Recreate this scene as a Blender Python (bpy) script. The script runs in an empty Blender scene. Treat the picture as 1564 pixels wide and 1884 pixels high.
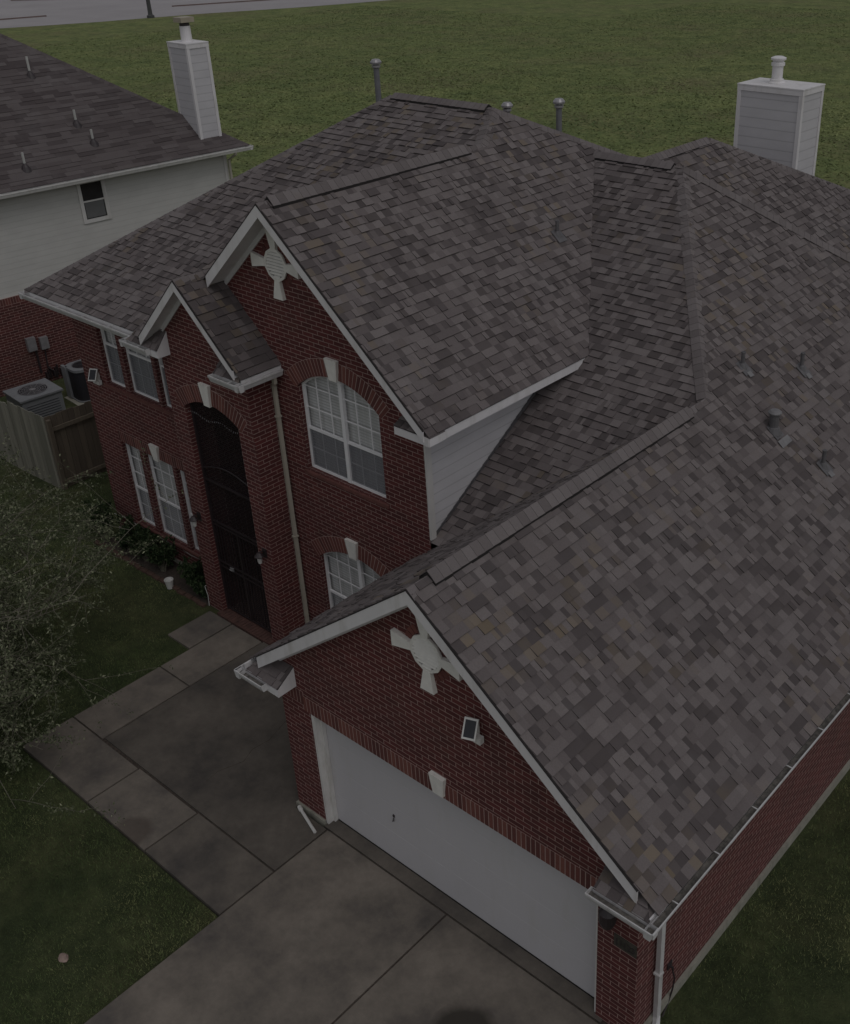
import bpy, math, random
import numpy as np
from mathutils import Vector, Matrix
from mathutils.geometry import tessellate_polygon
R = math.radians
rnd = random.Random(7)
sc = bpy.context.scene
COL = sc.collection

# ------------------------------------------------------------------ camera
cd = bpy.data.cameras.new('camera'); cam = bpy.data.objects.new('camera', cd); COL.objects.link(cam)
YAW, PITCH, ROLL = .7059, .5084, -.0243
fw = Vector((-math.sin(YAW)*math.cos(PITCH), math.cos(YAW)*math.cos(PITCH), -math.sin(PITCH)))
rt = Vector((math.cos(YAW), math.sin(YAW), 0)); up = rt.cross(fw)
rt2 = rt*math.cos(ROLL)+up*math.sin(ROLL); up2 = -rt*math.sin(ROLL)+up*math.cos(ROLL)
M = Matrix((rt2, up2, -fw)).transposed().to_4x4(); M.translation = Vector((10.213, -6.8217, 11.9715))
cam.matrix_world = M
cd.sensor_fit = 'HORIZONTAL'; cd.sensor_width = 36; cd.lens = 1977.04/1564*36
cd.shift_x = (782-947.26)/1564; cd.shift_y = (893.71-942)/1564
cd.clip_start = .1; cd.clip_end = 3000
sc.camera = cam

# ------------------------------------------------------------------ light
SUN_EL, SUN_AZ = R(60), math.atan2(1.0, -.3)      # azimuth measured from +Y towards +X
w = bpy.data.worlds.new('World'); sc.world = w; w.use_nodes = True
nt = w.node_tree; bg = nt.nodes['Background']
sky = nt.nodes.new('ShaderNodeTexSky'); sky.sky_type = 'NISHITA'; sky.sun_disc = False
sky.sun_elevation = SUN_EL; sky.sun_rotation = SUN_AZ; sky.dust_density = 1.5; sky.air_density = 1
hs = nt.nodes.new('ShaderNodeHueSaturation'); hs.inputs['Saturation'].default_value = .16
nt.links.new(sky.outputs[0], hs.inputs['Color']); nt.links.new(hs.outputs[0], bg.inputs[0])
bg.inputs[1].default_value = .15
sd = bpy.data.lights.new('sun', 'SUN'); sd.energy = .6; sd.angle = R(35); sd.color = (1, .955, .955)
so = bpy.data.objects.new('sun', sd); COL.objects.link(so)
sdir = Vector((math.sin(SUN_AZ)*math.cos(SUN_EL), math.cos(SUN_AZ)*math.cos(SUN_EL), math.sin(SUN_EL)))
so.rotation_euler = sdir.to_track_quat('Z', 'Y').to_euler()
sc.view_settings.view_transform = 'Standard'; sc.view_settings.look = 'None'
sc.view_settings.exposure = -1.08; sc.view_settings.gamma = 1
sc.view_settings.use_curve_mapping = False

# ------------------------------------------------------------------ materials
MATS = {}
def nodes(name):
    m = bpy.data.materials.new(name); m.use_nodes = True
    n = m.node_tree; b = n.nodes['Principled BSDF']; MATS[name] = m
    return m, n, b
def N(n, t, **k):
    x = n.nodes.new(t)
    for a, v in k.items():
        if a.startswith('_'): x.inputs[a[1:].replace('_', ' ')].default_value = v
        else: setattr(x, a, v)
    return x
def noise(n, vec, scale, detail=4, rough=.55, dim='3D'):
    t = N(n, 'ShaderNodeTexNoise', _Scale=scale, _Detail=detail, _Roughness=rough)
    if vec is not None: n.links.new(vec, t.inputs['Vector'])
    return t.outputs['Fac']
def ramp(n, fac, stops):
    r = N(n, 'ShaderNodeValToRGB'); e = r.color_ramp.elements
    while len(e) < len(stops): e.new(.5)
    for i, (p, c) in enumerate(stops):
        e[i].position = p; e[i].color = (c[0], c[1], c[2], 1) if not isinstance(c, (int, float)) else (c, c, c, 1)
    n.links.new(fac, r.inputs[0]); return r.outputs[0]
def mix(n, fac, a, b, typ='MIX'):
    x = N(n, 'ShaderNodeMix', data_type='RGBA', blend_type=typ)
    for s, v in ((0, fac), (6, a), (7, b)):
        if isinstance(v, bpy.types.NodeSocket): n.links.new(v, x.inputs[s])
        elif isinstance(v, (int, float)): x.inputs[s].default_value = v
        else: x.inputs[s].default_value = (v[0], v[1], v[2], 1)
    return x.outputs[2]
def math_(n, op, a, b=0.0):
    x = N(n, 'ShaderNodeMath', operation=op)
    for s, v in ((0, a), (1, b)):
        if isinstance(v, bpy.types.NodeSocket): n.links.new(v, x.inputs[s])
        else: x.inputs[s].default_value = v
    return x.outputs[0]
def bump(n, b, h, strength=.3, dist=.01):
    x = N(n, 'ShaderNodeBump', _Strength=strength, _Distance=dist); n.links.new(h, x.inputs['Height'])
    n.links.new(x.outputs[0], b.inputs['Normal'])
def objc(n):
    return N(n, 'ShaderNodeTexCoord').outputs['Object']
def uvc(n):
    return N(n, 'ShaderNodeTexCoord').outputs['UV']
def mapv(n, vec, scale=(1, 1, 1), loc=(0, 0, 0), rot=(0, 0, 0)):
    x = N(n, 'ShaderNodeMapping'); x.inputs['Scale'].default_value = scale; x.inputs['Location'].default_value = loc
    x.inputs['Rotation'].default_value = rot; n.links.new(vec, x.inputs['Vector']); return x.outputs[0]

def plain(name, col, rough=.6, var=.12, scale=6, metal=0, bmp=0, bscale=60, stain=None):
    m, n, b = nodes(name); o = objc(n)
    f = noise(n, o, scale, 6, .6)
    a = tuple(c*(1-var) for c in col); c2 = tuple(min(1, c*(1+var)) for c in col)
    c = ramp(n, f, [(.3, a), (.7, c2)])
    if stain:
        f2 = noise(n, mapv(n, o, (1.6, 1.6, .35)), 3, 5, .65)
        k = ramp(n, f2, [(.52, 0), (.72, 1)]); c = mix(n, math_(n, 'MULTIPLY', k, stain[1]), c, stain[0])
    n.links.new(c, b.inputs['Base Color']); b.inputs['Roughness'].default_value = rough
    b.inputs['Metallic'].default_value = metal
    if bmp: bump(n, b, noise(n, o, bscale, 3), bmp, .004)
    return m
WHITE = plain('white_paint', (0.6348, 0.6143, 0.621), .55, .05, 3, stain=((0.3864, 0.364, 0.324), .45))
TRIM = plain('trim_paint', (0.6138, 0.598, 0.5796), .5, .05, 4, stain=((0.3534, 0.3312, 0.2944), .5))
GUT = plain('gutter_metal', (.52, .51, .51), .4, .08, 4, stain=((.3, .28, .25), .55))
GDARK = plain('gutter_debris', (.12, .11, .10), .9, .6, 14, bmp=.8, bscale=50)
STONE = plain('cast_stone', (.68, .66, .62), .8, .08, 9, bmp=.2)
CREAMP = plain('downspout_paint', (.40, .37, .31), .5, .08, 4)
DOORP = plain('garage_door_paint', (0.504, 0.4895, 0.506), .45, .02, 1.2, stain=((0.45, 0.4361, 0.4136), .35))
VINYL = plain('window_vinyl', (.76, .75, .76), .4, .03, 4)
BLACKM = plain('black_iron', (.030, .022, .024), .45, .2, 8)
DARK = plain('dark_interior', (.015, .012, .012), .9, .2, 3)
GREYM = plain('galvanised_metal', (.30, .29, .30), .4, .15, 12, metal=.4)
LEADM = plain('lead_pipe', (.10, .095, .10), .6, .2, 12)
MULCH = plain('mulch', (.055, .042, .034), .95, .5, 25, bmp=1, bscale=60)
POTM = plain('white_plastic', (.56, .55, .53), .5, .05, 4)
ACM = plain('ac_metal', (.19, .195, .205), .5, .08, 6)
ACD = plain('ac_coil', (.018, .017, .022), .6, .2, 30)
SOLARM = plain('solar_cell', (.012, .012, .018), .25, .2, 6)
POSTM = plain('lamp_post_metal', (.05, .05, .05), .5, .1, 2)
STONEG = plain('pale_stone', (.26, .19, .16), .8, .2, 20)
CLOTH = plain('curtain', (.50, .50, .47), .9, .2, 2.5)
FOUND = plain('foundation_concrete', (.26, .25, .21), .85, .15, 3, bmp=.3, stain=((.12, .115, .09), .6))

# brick: courses 68 mm, uv in metres
def brick_mat(name, c1, c2, mortar, soot=(.05, .035, .03), seed=0.):
    m, n, b = nodes(name); uv = uvc(n); o = objc(n)
    wob = N(n, 'ShaderNodeTexNoise', _Scale=9., _Detail=2.); n.links.new(uv, wob.inputs['Vector'])
    vm = N(n, 'ShaderNodeVectorMath', operation='MULTIPLY_ADD'); n.links.new(wob.outputs['Color'], vm.inputs[0])
    vm.inputs[1].default_value = (.006, .006, 0); n.links.new(mapv(n, uv, loc=(seed, 0, 0)), vm.inputs[2])
    br = N(n, 'ShaderNodeTexBrick', _Scale=1., _Mortar_Size=.0056, _Mortar_Smooth=.15, _Bias=-.1, _Brick_Width=.232, _Row_Height=.0725)
    br.offset_frequency = 2; br.offset = .5
    n.links.new(vm.outputs[0], br.inputs['Vector'])
    for s, c in (('Color1', c1), ('Color2', c2), ('Mortar', mortar)): br.inputs[s].default_value = (*c, 1)
    col = br.outputs['Color']
    f = noise(n, mapv(n, uv, (1, 5, 1)), 6, 5, .7)
    col = mix(n, ramp(n, f, [(.35, 0), (.75, .45)]), col, (c1[0]*.55, c1[1]*.6, c1[2]*.6))
    f2 = noise(n, o, .9, 6, .7)
    col = mix(n, ramp(n, f2, [(.5, 0), (.8, .5)]), col, soot)
    f3 = noise(n, o, 1.7, 3, .5)
    col = mix(n, ramp(n, f3, [(.55, 0), (.8, .10)]), col, (.22, .15, .10))
    n.links.new(col, b.inputs['Base Color']); b.inputs['Roughness'].default_value = .85
    g = noise(n, uv, 90, 3)
    hgt = math_(n, 'ADD', math_(n, 'MULTIPLY', br.outputs['Fac'], -1.0), math_(n, 'MULTIPLY', g, .35))
    bump(n, b, hgt, .7, .008)
    return m
BRICK = brick_mat('red_brick', (.080, .0165, .0155), (.130, .027, .025), (.37, .26, .235))
BRICK2 = brick_mat('neighbour_brick', (.064, .0145, .0135), (.112, .026, .023), (.36, .24, .215), seed=3.)
# single bricks (soldier courses, arches, edging)
def single_brick():
    m, n, b = nodes('brick_unit'); o = objc(n)
    at = N(n, 'ShaderNodeAttribute', attribute_name='tone')
    c = ramp(n, at.outputs['Fac'], [(0, (.085, .026, .023)), (.6, (.14, .042, .035)), (1, (.18, .065, .05))])
    c = mix(n, ramp(n, noise(n, o, 14, 5, .7), [(.4, 0), (.8, .4)]), c, (.06, .03, .025))
    n.links.new(c, b.inputs['Base Color']); b.inputs['Roughness'].default_value = .85
    bump(n, b, noise(n, o, 80, 3), .4, .004); return m
BUNIT = single_brick()
MORTAR = plain('mortar', (.35, .25, .225), .9, .12, 12, bmp=.4)
SILLB = plain('brick_sill', (.13, .05, .042), .85, .25, 9, bmp=.4)

def shingle_mat(name, dark, mid, light, warm, warmth=1.):
    m, n, b = nodes(name); o = objc(n)
    at = N(n, 'ShaderNodeAttribute', attribute_name='tone')
    c = ramp(n, at.outputs['Fac'], [(0, dark), (.5, mid), (1, light)])
    c = mix(n, ramp(n, noise(n, o, 55, 3, .8), [(.3, 0), (.75, .38)]), c, tuple(x*.5 for x in mid))
    at2 = N(n, 'ShaderNodeAttribute', attribute_name='hue')
    k = math_(n, 'MULTIPLY', ramp(n, at2.outputs['Fac'], [(.75, 0), (1, 1)]), ramp(n, noise(n, o, .55, 3, .5), [(.48, .05), (.66, 1)]))
    c = mix(n, math_(n, 'MULTIPLY', k, .75*warmth), c, warm)
    c = mix(n, ramp(n, noise(n, o, .45, 6, .62), [(.45, 0), (.8, .12)]), c, tuple(x*.6 for x in mid))
    c = mix(n, ramp(n, noise(n, mapv(n, o, (1, 1, .25)), 1.1, 5, .6), [(.55, 0), (.8, .2)]), c, (.21, .20, .20))
    n.links.new(c, b.inputs['Base Color']); b.inputs['Roughness'].default_value = .95
    b.inputs['Specular IOR Level'].default_value = .2
    bump(n, b, noise(n, o, 160, 2, .8), .6, .006); return m
SHIN = shingle_mat('roof_shingle', (0.07847, 0.06667, 0.06655), (0.1417, 0.1213, 0.1204), (0.1974, 0.173, 0.17), (0.1772, 0.1382, 0.09258))
SHIN2 = shingle_mat('neighbour_shingle', (0.06921, 0.05688, 0.05764), (0.1032, 0.08713, 0.08704), (0.1284, 0.1114, 0.1106), (0.1133, 0.09681, 0.08234), .3)
CAPM = shingle_mat('ridge_shingle', (0.1277, 0.1108, 0.1101), (0.1665, 0.1457, 0.1448), (0.1999, 0.1773, 0.1762), (0.1555, 0.1266, 0.1048), .4)
FELT = plain('roof_deck', (.05, .045, .045), .95, .2, 5)

# lap siding (uv v axis = height)
def siding(name, col, pitch=.17, ln_=.68):
    m, n, b = nodes(name); uv = uvc(n); o = objc(n)
    sp = N(n, 'ShaderNodeSeparateXYZ'); n.links.new(uv, sp.inputs[0])
    fr = math_(n, 'FRACT', math_(n, 'DIVIDE', sp.outputs['Y'], pitch))
    line = ramp(n, fr, [(0, ln_), (.06, .5+ln_/2), (.14, 1), (1, 1)])
    c = ramp(n, noise(n, mapv(n, o, (1, 1, 2.5)), 1.4, 6, .6), [(.35, tuple(x*.9 for x in col)), (.7, col)])
    c = mix(n, 1.0, c, line, 'MULTIPLY')
    n.links.new(c, b.inputs['Base Color']); b.inputs['Roughness'].default_value = .6
    bump(n, b, math_(n, 'SUBTRACT', 1.0, fr), .3, .010); return m
SIDING = siding('white_siding', (0.6344, 0.6222, 0.6405))
SIDINGN = siding('cream_siding', (.55, .54, .515), .15, .84)
CHSIDE = siding('chimney_siding', (0.516, 0.5015, 0.5187), .21)

def glass_mat(name, tint, refl=.12, rough=.05, trans=.75):
    m, n, b = nodes(name); b.inputs['Base Color'].default_value = (*tint, 1); b.inputs['Roughness'].default_value = rough
    tr = N(n, 'ShaderNodeBsdfTransparent'); mx = N(n, 'ShaderNodeMixShader'); mx.inputs[0].default_value = trans
    n.links.new(b.outputs[0], mx.inputs[1]); n.links.new(tr.outputs[0], mx.inputs[2])
    n.links.new(mx.outputs[0], n.nodes['Material Output'].inputs[0]); return m
GLASS = glass_mat('window_glass', (.10, .10, .11), trans=.86)
SCREEN = glass_mat('insect_screen', (.17, .17, .19), rough=.7, trans=.42)

def blinds_mat():
    m, n, b = nodes('blinds'); o = objc(n); sp = N(n, 'ShaderNodeSeparateXYZ'); n.links.new(o, sp.inputs[0])
    fr = math_(n, 'FRACT', math_(n, 'DIVIDE', sp.outputs['Z'], .052))
    c = ramp(n, fr, [(0, .36), (.16, .44), (.3, .70), (1, .63)])
    folds = noise(n, mapv(n, o, (16, 1, .7)), 1.0, 2, .5)
    c = mix(n, ramp(n, folds, [(.42, 0), (.62, .5)]), c, (.45, .45, .42))
    n.links.new(c, b.inputs['Base Color']); b.inputs['Roughness'].default_value = .8; return m
BLINDS = blinds_mat()

def concrete(name, base, dark, seed):
    m, n, b = nodes(name); o = mapv(n, objc(n), loc=(seed, seed*.7, 0))
    at = N(n, 'ShaderNodeAttribute', attribute_name='tone')
    f = noise(n, o, .8, 9, .66)
    c = ramp(n, f, [(.34, tuple(x*.85 for x in dark)), (.5, base), (.66, tuple(x*1.45 for x in base))])
    c = mix(n, ramp(n, noise(n, o, 9, 6, .75), [(.35, 0), (.8, .35)]), c, tuple(x*.62 for x in dark))
    c = mix(n, ramp(n, noise(n, o, 60, 3, .8), [(.3, 0), (.9, .25)]), c, tuple(x*.7 for x in base))
    c = mix(n, ramp(n, noise(n, mapv(n, o, (.5, 2, 1), rot=(0, 0, .5)), 1.7, 7, .7), [(.62, 0), (.8, .35)]), c, (.30, .28, .24))
    # per slab tone
    c = mix(n, 1.0, c, ramp(n, at.outputs['Fac'], [(0, .52), (1, 1.15)]), 'MULTIPLY')
    # round oil stain on the driveway and a brown one on the walk
    for (cx, cy, r, col, a) in ((4.40, -1.22, .58, (.030, .025, .019), .95), (-1.52, -1.92, .48, (.055, .04, .032), .6)):
        g = N(n, 'ShaderNodeTexCoord').outputs['Object']
        d = N(n, 'ShaderNodeVectorMath', operation='DISTANCE'); n.links.new(g, d.inputs[0]); d.inputs[1].default_value = (cx, cy, 0)
        wv = math_(n, 'ADD', d.outputs['Value'], math_(n, 'MULTIPLY', noise(n, o, 3, 3), .25))
        k = ramp(n, math_(n, 'DIVIDE', wv, r), [(.75, a), (1.15, 0)])
        c = mix(n, k, c, col)
    n.links.new(c, b.inputs['Base Color']); b.inputs['Roughness'].default_value = .85
    bump(n, b, noise(n, o, 45, 5, .7), .35, .006); return m
CONC = concrete('driveway_concrete', (0.1679, 0.1443, 0.1205), (0.09271, 0.08164, 0.07527), 0)

def ground_mat(name, stops, scale, dry, bs):
    m, n, b = nodes(name); o = objc(n)
    f = noise(n, o, scale, 8, .68)
    c = ramp(n, f, stops)
    c = mix(n, ramp(n, noise(n, o, scale*.28, 5, .6), [(.47, 0), (.7, dry[1])]), c, dry[0])
    c = mix(n, ramp(n, noise(n, o, scale*5, 4, .7), [(.4, 0), (.75, .55)]), c, tuple(x*.4 for x in stops[0][1]))
    n.links.new(c, b.inputs['Base Color']); b.inputs['Roughness'].default_value = 1
    b.inputs['Specular IOR Level'].default_value = .1
    bump(n, b, noise(n, o, bs, 6, .75), 1, .25 if bs < 10 else .05); return m
FIELD = ground_mat('field_grass', [(.30, (0.1096, 0.1377, 0.05582)), (.48, (0.1763, 0.209, 0.08208)), (.62, (0.224, 0.247, 0.09848)), (.8, (0.2764, 0.285, 0.1231))], .5, ((0.2002, 0.171, 0.09848), .6), 1.6)
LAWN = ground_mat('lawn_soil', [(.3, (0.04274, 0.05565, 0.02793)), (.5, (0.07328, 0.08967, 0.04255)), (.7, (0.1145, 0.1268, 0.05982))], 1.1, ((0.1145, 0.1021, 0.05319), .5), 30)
ASPH = plain('road_concrete', (.30, .28, .285), .85, .10, .15)
KERB = plain('kerb_concrete', (.14, .10, .09), .85, .15, 1)

def blade_mat(name, a, b_, c_):
    m, n, b = nodes(name); at = N(n, 'ShaderNodeAttribute', attribute_name='tone')
    n.links.new(ramp(n, at.outputs['Fac'], [(0, a), (.6, b_), (1, c_)]), b.inputs['Base Color'])
    b.inputs['Roughness'].default_value = .8; b.inputs['Specular IOR Level'].default_value = .15; return m
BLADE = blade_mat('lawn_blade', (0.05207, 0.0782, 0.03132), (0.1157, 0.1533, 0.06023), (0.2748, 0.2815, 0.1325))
FBLADE = blade_mat('field_blade', (0.07884, 0.114, 0.04514), (0.1762, 0.2137, 0.08208), (0.2689, 0.2802, 0.1231))
LEAF = blade_mat('tree_leaf', (0.0504, 0.0588, 0.0322), (0.126, 0.1411, 0.0826), (0.252, 0.2604, 0.168))
SHRUBL = blade_mat('shrub_leaf', (.012, .022, .010), (.03, .05, .02), (.07, .09, .045))
BARK = plain('twig_bark', (.17, .155, .12), .85, .2, 9)
FENCEG = plain('grey_weathered_wood', (.085, .085, .078), .9, .35, 5, bmp=.5)
def fence_mat(name, a, b_):
    m, n, b = nodes(name); o = objc(n); at = N(n, 'ShaderNodeAttribute', attribute_name='tone')
    c = ramp(n, at.outputs['Fac'], [(0, a), (1, b_)])
    c = mix(n, ramp(n, noise(n, mapv(n, o, (14, 14, .8)), 1.5, 5, .7), [(.4, 0), (.8, .55)]), c, tuple(x*.45 for x in a))
    n.links.new(c, b.inputs['Base Color']); b.inputs['Roughness'].default_value = .9; return m
FWOODG = fence_mat('fence_grey', (0.15, 0.1444, 0.1144), (0.25, 0.2375, 0.1936))
FWOODB = fence_mat('fence_brown', (.105, .083, .062), (.17, .137, .10))

# ------------------------------------------------------------------ mesh builder
class MB:
    def __init__(s): s.v = []; s.f = []; s.t = []; s.h = []
    def face(s, pts, tone=.5, hue=.5):
        i = len(s.v); s.v += [tuple(p) for p in pts]; s.f.append(tuple(range(i, i+len(pts)))); s.t.append(tone); s.h.append(hue)
    def box(s, a, b, tone=.5, m=None):
        (x0, y0, z0), (x1, y1, z1) = a, b
        if x0 > x1: x0, x1 = x1, x0
        if y0 > y1: y0, y1 = y1, y0
        if z0 > z1: z0, z1 = z1, z0
        p = [Vector(q) for q in ((x0, y0, z0), (x1, y0, z0), (x1, y1, z0), (x0, y1, z0), (x0, y0, z1), (x1, y0, z1), (x1, y1, z1), (x0, y1, z1))]
        if m is not None: p = [m @ q for q in p]
        i = len(s.v); s.v += [tuple(q) for q in p]
        for f in ((0, 3, 2, 1), (4, 5, 6, 7), (0, 1, 5, 4), (1, 2, 6, 5), (2, 3, 7, 6), (3, 0, 4, 7)):
            s.f.append(tuple(i+k for k in f)); s.t.append(tone); s.h.append(.5)
    def prism(s, poly, d, tone=.5):
        """closed polygon (3d points) extruded by vector d"""
        d = Vector(d); n = len(poly); a = [Vector(p) for p in poly]; b = [p+d for p in a]
        tr = tessellate_polygon([a])
        i = len(s.v); s.v += [tuple(p) for p in a]+[tuple(p) for p in b]
        nrm = Vector((0, 0, 0))
        for k in range(n): nrm += a[k].cross(a[(k+1) % n])
        flip = nrm.dot(d) > 0
        for t in tr:
            tn = (a[t[1]]-a[t[0]]).cross(a[t[2]]-a[t[0]])
            t = t if tn.dot(d) < 0 else (t[0], t[2], t[1])
            s.f.append(tuple(i+k for k in t)); s.t.append(tone); s.h.append(.5)
            s.f.append(tuple(i+n+k for k in reversed(t))); s.t.append(tone); s.h.append(.5)
        for k in range(n):
            q = (k, (k+1) % n, (k+1) % n+n, k+n)
            if not flip: q = q[::-1]
            s.f.append(tuple(i+k2 for k2 in q)); s.t.append(tone); s.h.append(.5)
    def tube(s, pts, radii, sides=8, tone=.5, cap=True):
        pts = [Vector(p) for p in pts]
        if not isinstance(radii, (list, tuple)): radii = [radii]*len(pts)
        rings = []; prev = None
        for k, p in enumerate(pts):
            d = (pts[min(k+1, len(pts)-1)]-pts[max(k-1, 0)]).normalized()
            ref = Vector((0, 0, 1)) if abs(d.z) < .9 else Vector((1, 0, 0))
            a = d.cross(ref).normalized() if prev is None else (prev-d*prev.dot(d)).normalized()
            prev = a; b = d.cross(a); i = len(s.v)
            for j in range(sides):
                t = 2*math.pi*(j+.5)/sides; s.v.append(tuple(p+(a*math.cos(t)+b*math.sin(t))*radii[k]))
            rings.append(i)
        for q in range(len(rings)-1):
            for j in range(sides):
                j2 = (j+1) % sides
                s.f.append((rings[q]+j, rings[q]+j2, rings[q+1]+j2, rings[q+1]+j)); s.t.append(tone); s.h.append(.5)
        if cap:
            for r_ in (rings[0], rings[-1]): s.f.append(tuple(r_+j for j in range(sides))); s.t.append(tone); s.h.append(.5)
    def lathe(s, c, prof, sides=20, tone=.5):
        c = Vector(c); rings = []
        for (r_, z) in prof:
            rings.append(len(s.v))
            for j in range(sides):
                t = 2*math.pi*j/sides; s.v.append((c.x+r_*math.cos(t), c.y+r_*math.sin(t), c.z+z))
        for q in range(len(rings)-1):
            for j in range(sides):
                j2 = (j+1) % sides
                s.f.append((rings[q]+j, rings[q]+j2, rings[q+1]+j2, rings[q+1]+j)); s.t.append(tone); s.h.append(.5)
    def build(s, name, mat, parent=None, smooth=False):
        me = bpy.data.meshes.new(name); me.from_pydata(s.v, [], s.f)
        me.materials.append(mat)
        at = me.attributes.new('tone', 'FLOAT', 'FACE'); at.data.foreach_set('value', s.t)
        at = me.attributes.new('hue', 'FLOAT', 'FACE'); at.data.foreach_set('value', s.h)
        uv = me.uv_layers.new(name='UVMap'); co = s.v; arr = np.zeros(len(me.loops)*2, dtype=np.float32)
        for p in me.polygons:
            n = p.normal
            if abs(n.z) > .98: h = Vector((1, 0, 0)); v = Vector((0, 1, 0))
            else: h = Vector((-n.y, n.x, 0)).normalized(); v = n.cross(h)
            if abs(n.z) < .3:      # walls: keep uv continuous in world axes
                h = Vector((1, 0, 0)) if abs(n.y) > abs(n.x) else Vector((0, 1, 0)); v = Vector((0, 0, 1))
            for li in p.loop_indices:
                q = Vector(co[me.loops[li].vertex_index]); arr[li*2] = q.dot(h); arr[li*2+1] = q.dot(v)
        uv.data.foreach_set('uv', arr)
        if smooth: me.shade_smooth()
        o = bpy.data.objects.new(name, me); COL.objects.link(o)
        if parent is not None: o.parent = parent; o.matrix_parent_inverse = Matrix.Identity(4); o.location = -world_loc(parent)
        return o
def world_loc(o):
    l = Vector(o.location)
    while o.parent is not None: o = o.parent; l += Vector(o.location)
    return l
def tag(o, label=None, cat=None, group=None, kind=None):
    if label: o['label'] = label
    if cat: o['category'] = cat
    if group: o['group'] = group
    if kind: o['kind'] = kind
    return o
def thing(name, loc, label, cat, group=None):
    o = bpy.data.objects.new(name, None); COL.objects.link(o); o.location = loc; o.empty_display_size = .2
    return tag(o, label, cat, group)
def copy_tree(o, parent=None):
    c = o.copy(); COL.objects.link(c)
    if parent is not None: c.parent = parent
    for ch in [x for x in list(bpy.data.objects) if x.parent == o]: copy_tree(ch, c)
    return c

# wall panel in plane y=Y (axis 'y') or x=X (axis 'x'): outline + holes in (u,z); reveals go inward by depth
def wall_panel(mb, axis, pos, outline, holes=(), depth=.10, inward=1, tone=.5, reveal_out=False):
    def P(u, z, d=0): return Vector((u, pos+d*inward, z)) if axis == 'y' else Vector((pos+d*inward, u, z))
    loops = [[P(u, z) for u, z in outline]]+[[P(u, z) for u, z in h] for h in holes]
    flat = [p for l in loops for p in l]
    want = P(0, 0, -1)-P(0, 0, 0)
    for t in tessellate_polygon(loops):
        a, b, c = (flat[k] for k in t)
        n = (b-a).cross(c-a)
        if n.length < 1e-9: continue
        mb.face([a, b, c] if n.dot(want) > 0 else [a, c, b], tone)
    for l in ([outline] if reveal_out else [])+list(holes):
        k = len(l)
        cu = sum(u for u, _ in l)/k; cz = sum(z for _, z in l)/k
        for i in range(k):
            (u0, z0), (u1, z1) = l[i], l[(i+1) % k]
            q = [P(u0, z0), P(u1, z1), P(u1, z1, depth), P(u0, z0, depth)]
            mb.face(q, tone)

def arch_pts(x0, x1, zs, rise, n=16):
    c = (x0+x1)/2; h = (x1-x0)/2; r = (h*h+rise*rise)/(2*rise); zc = zs+rise-r; a = math.asin(h/r)
    return [(c+r*math.sin(a-2*a*i/n), zc+r*math.cos(a-2*a*i/n)) for i in range(n+1)], (c, zc, r, a)

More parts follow.
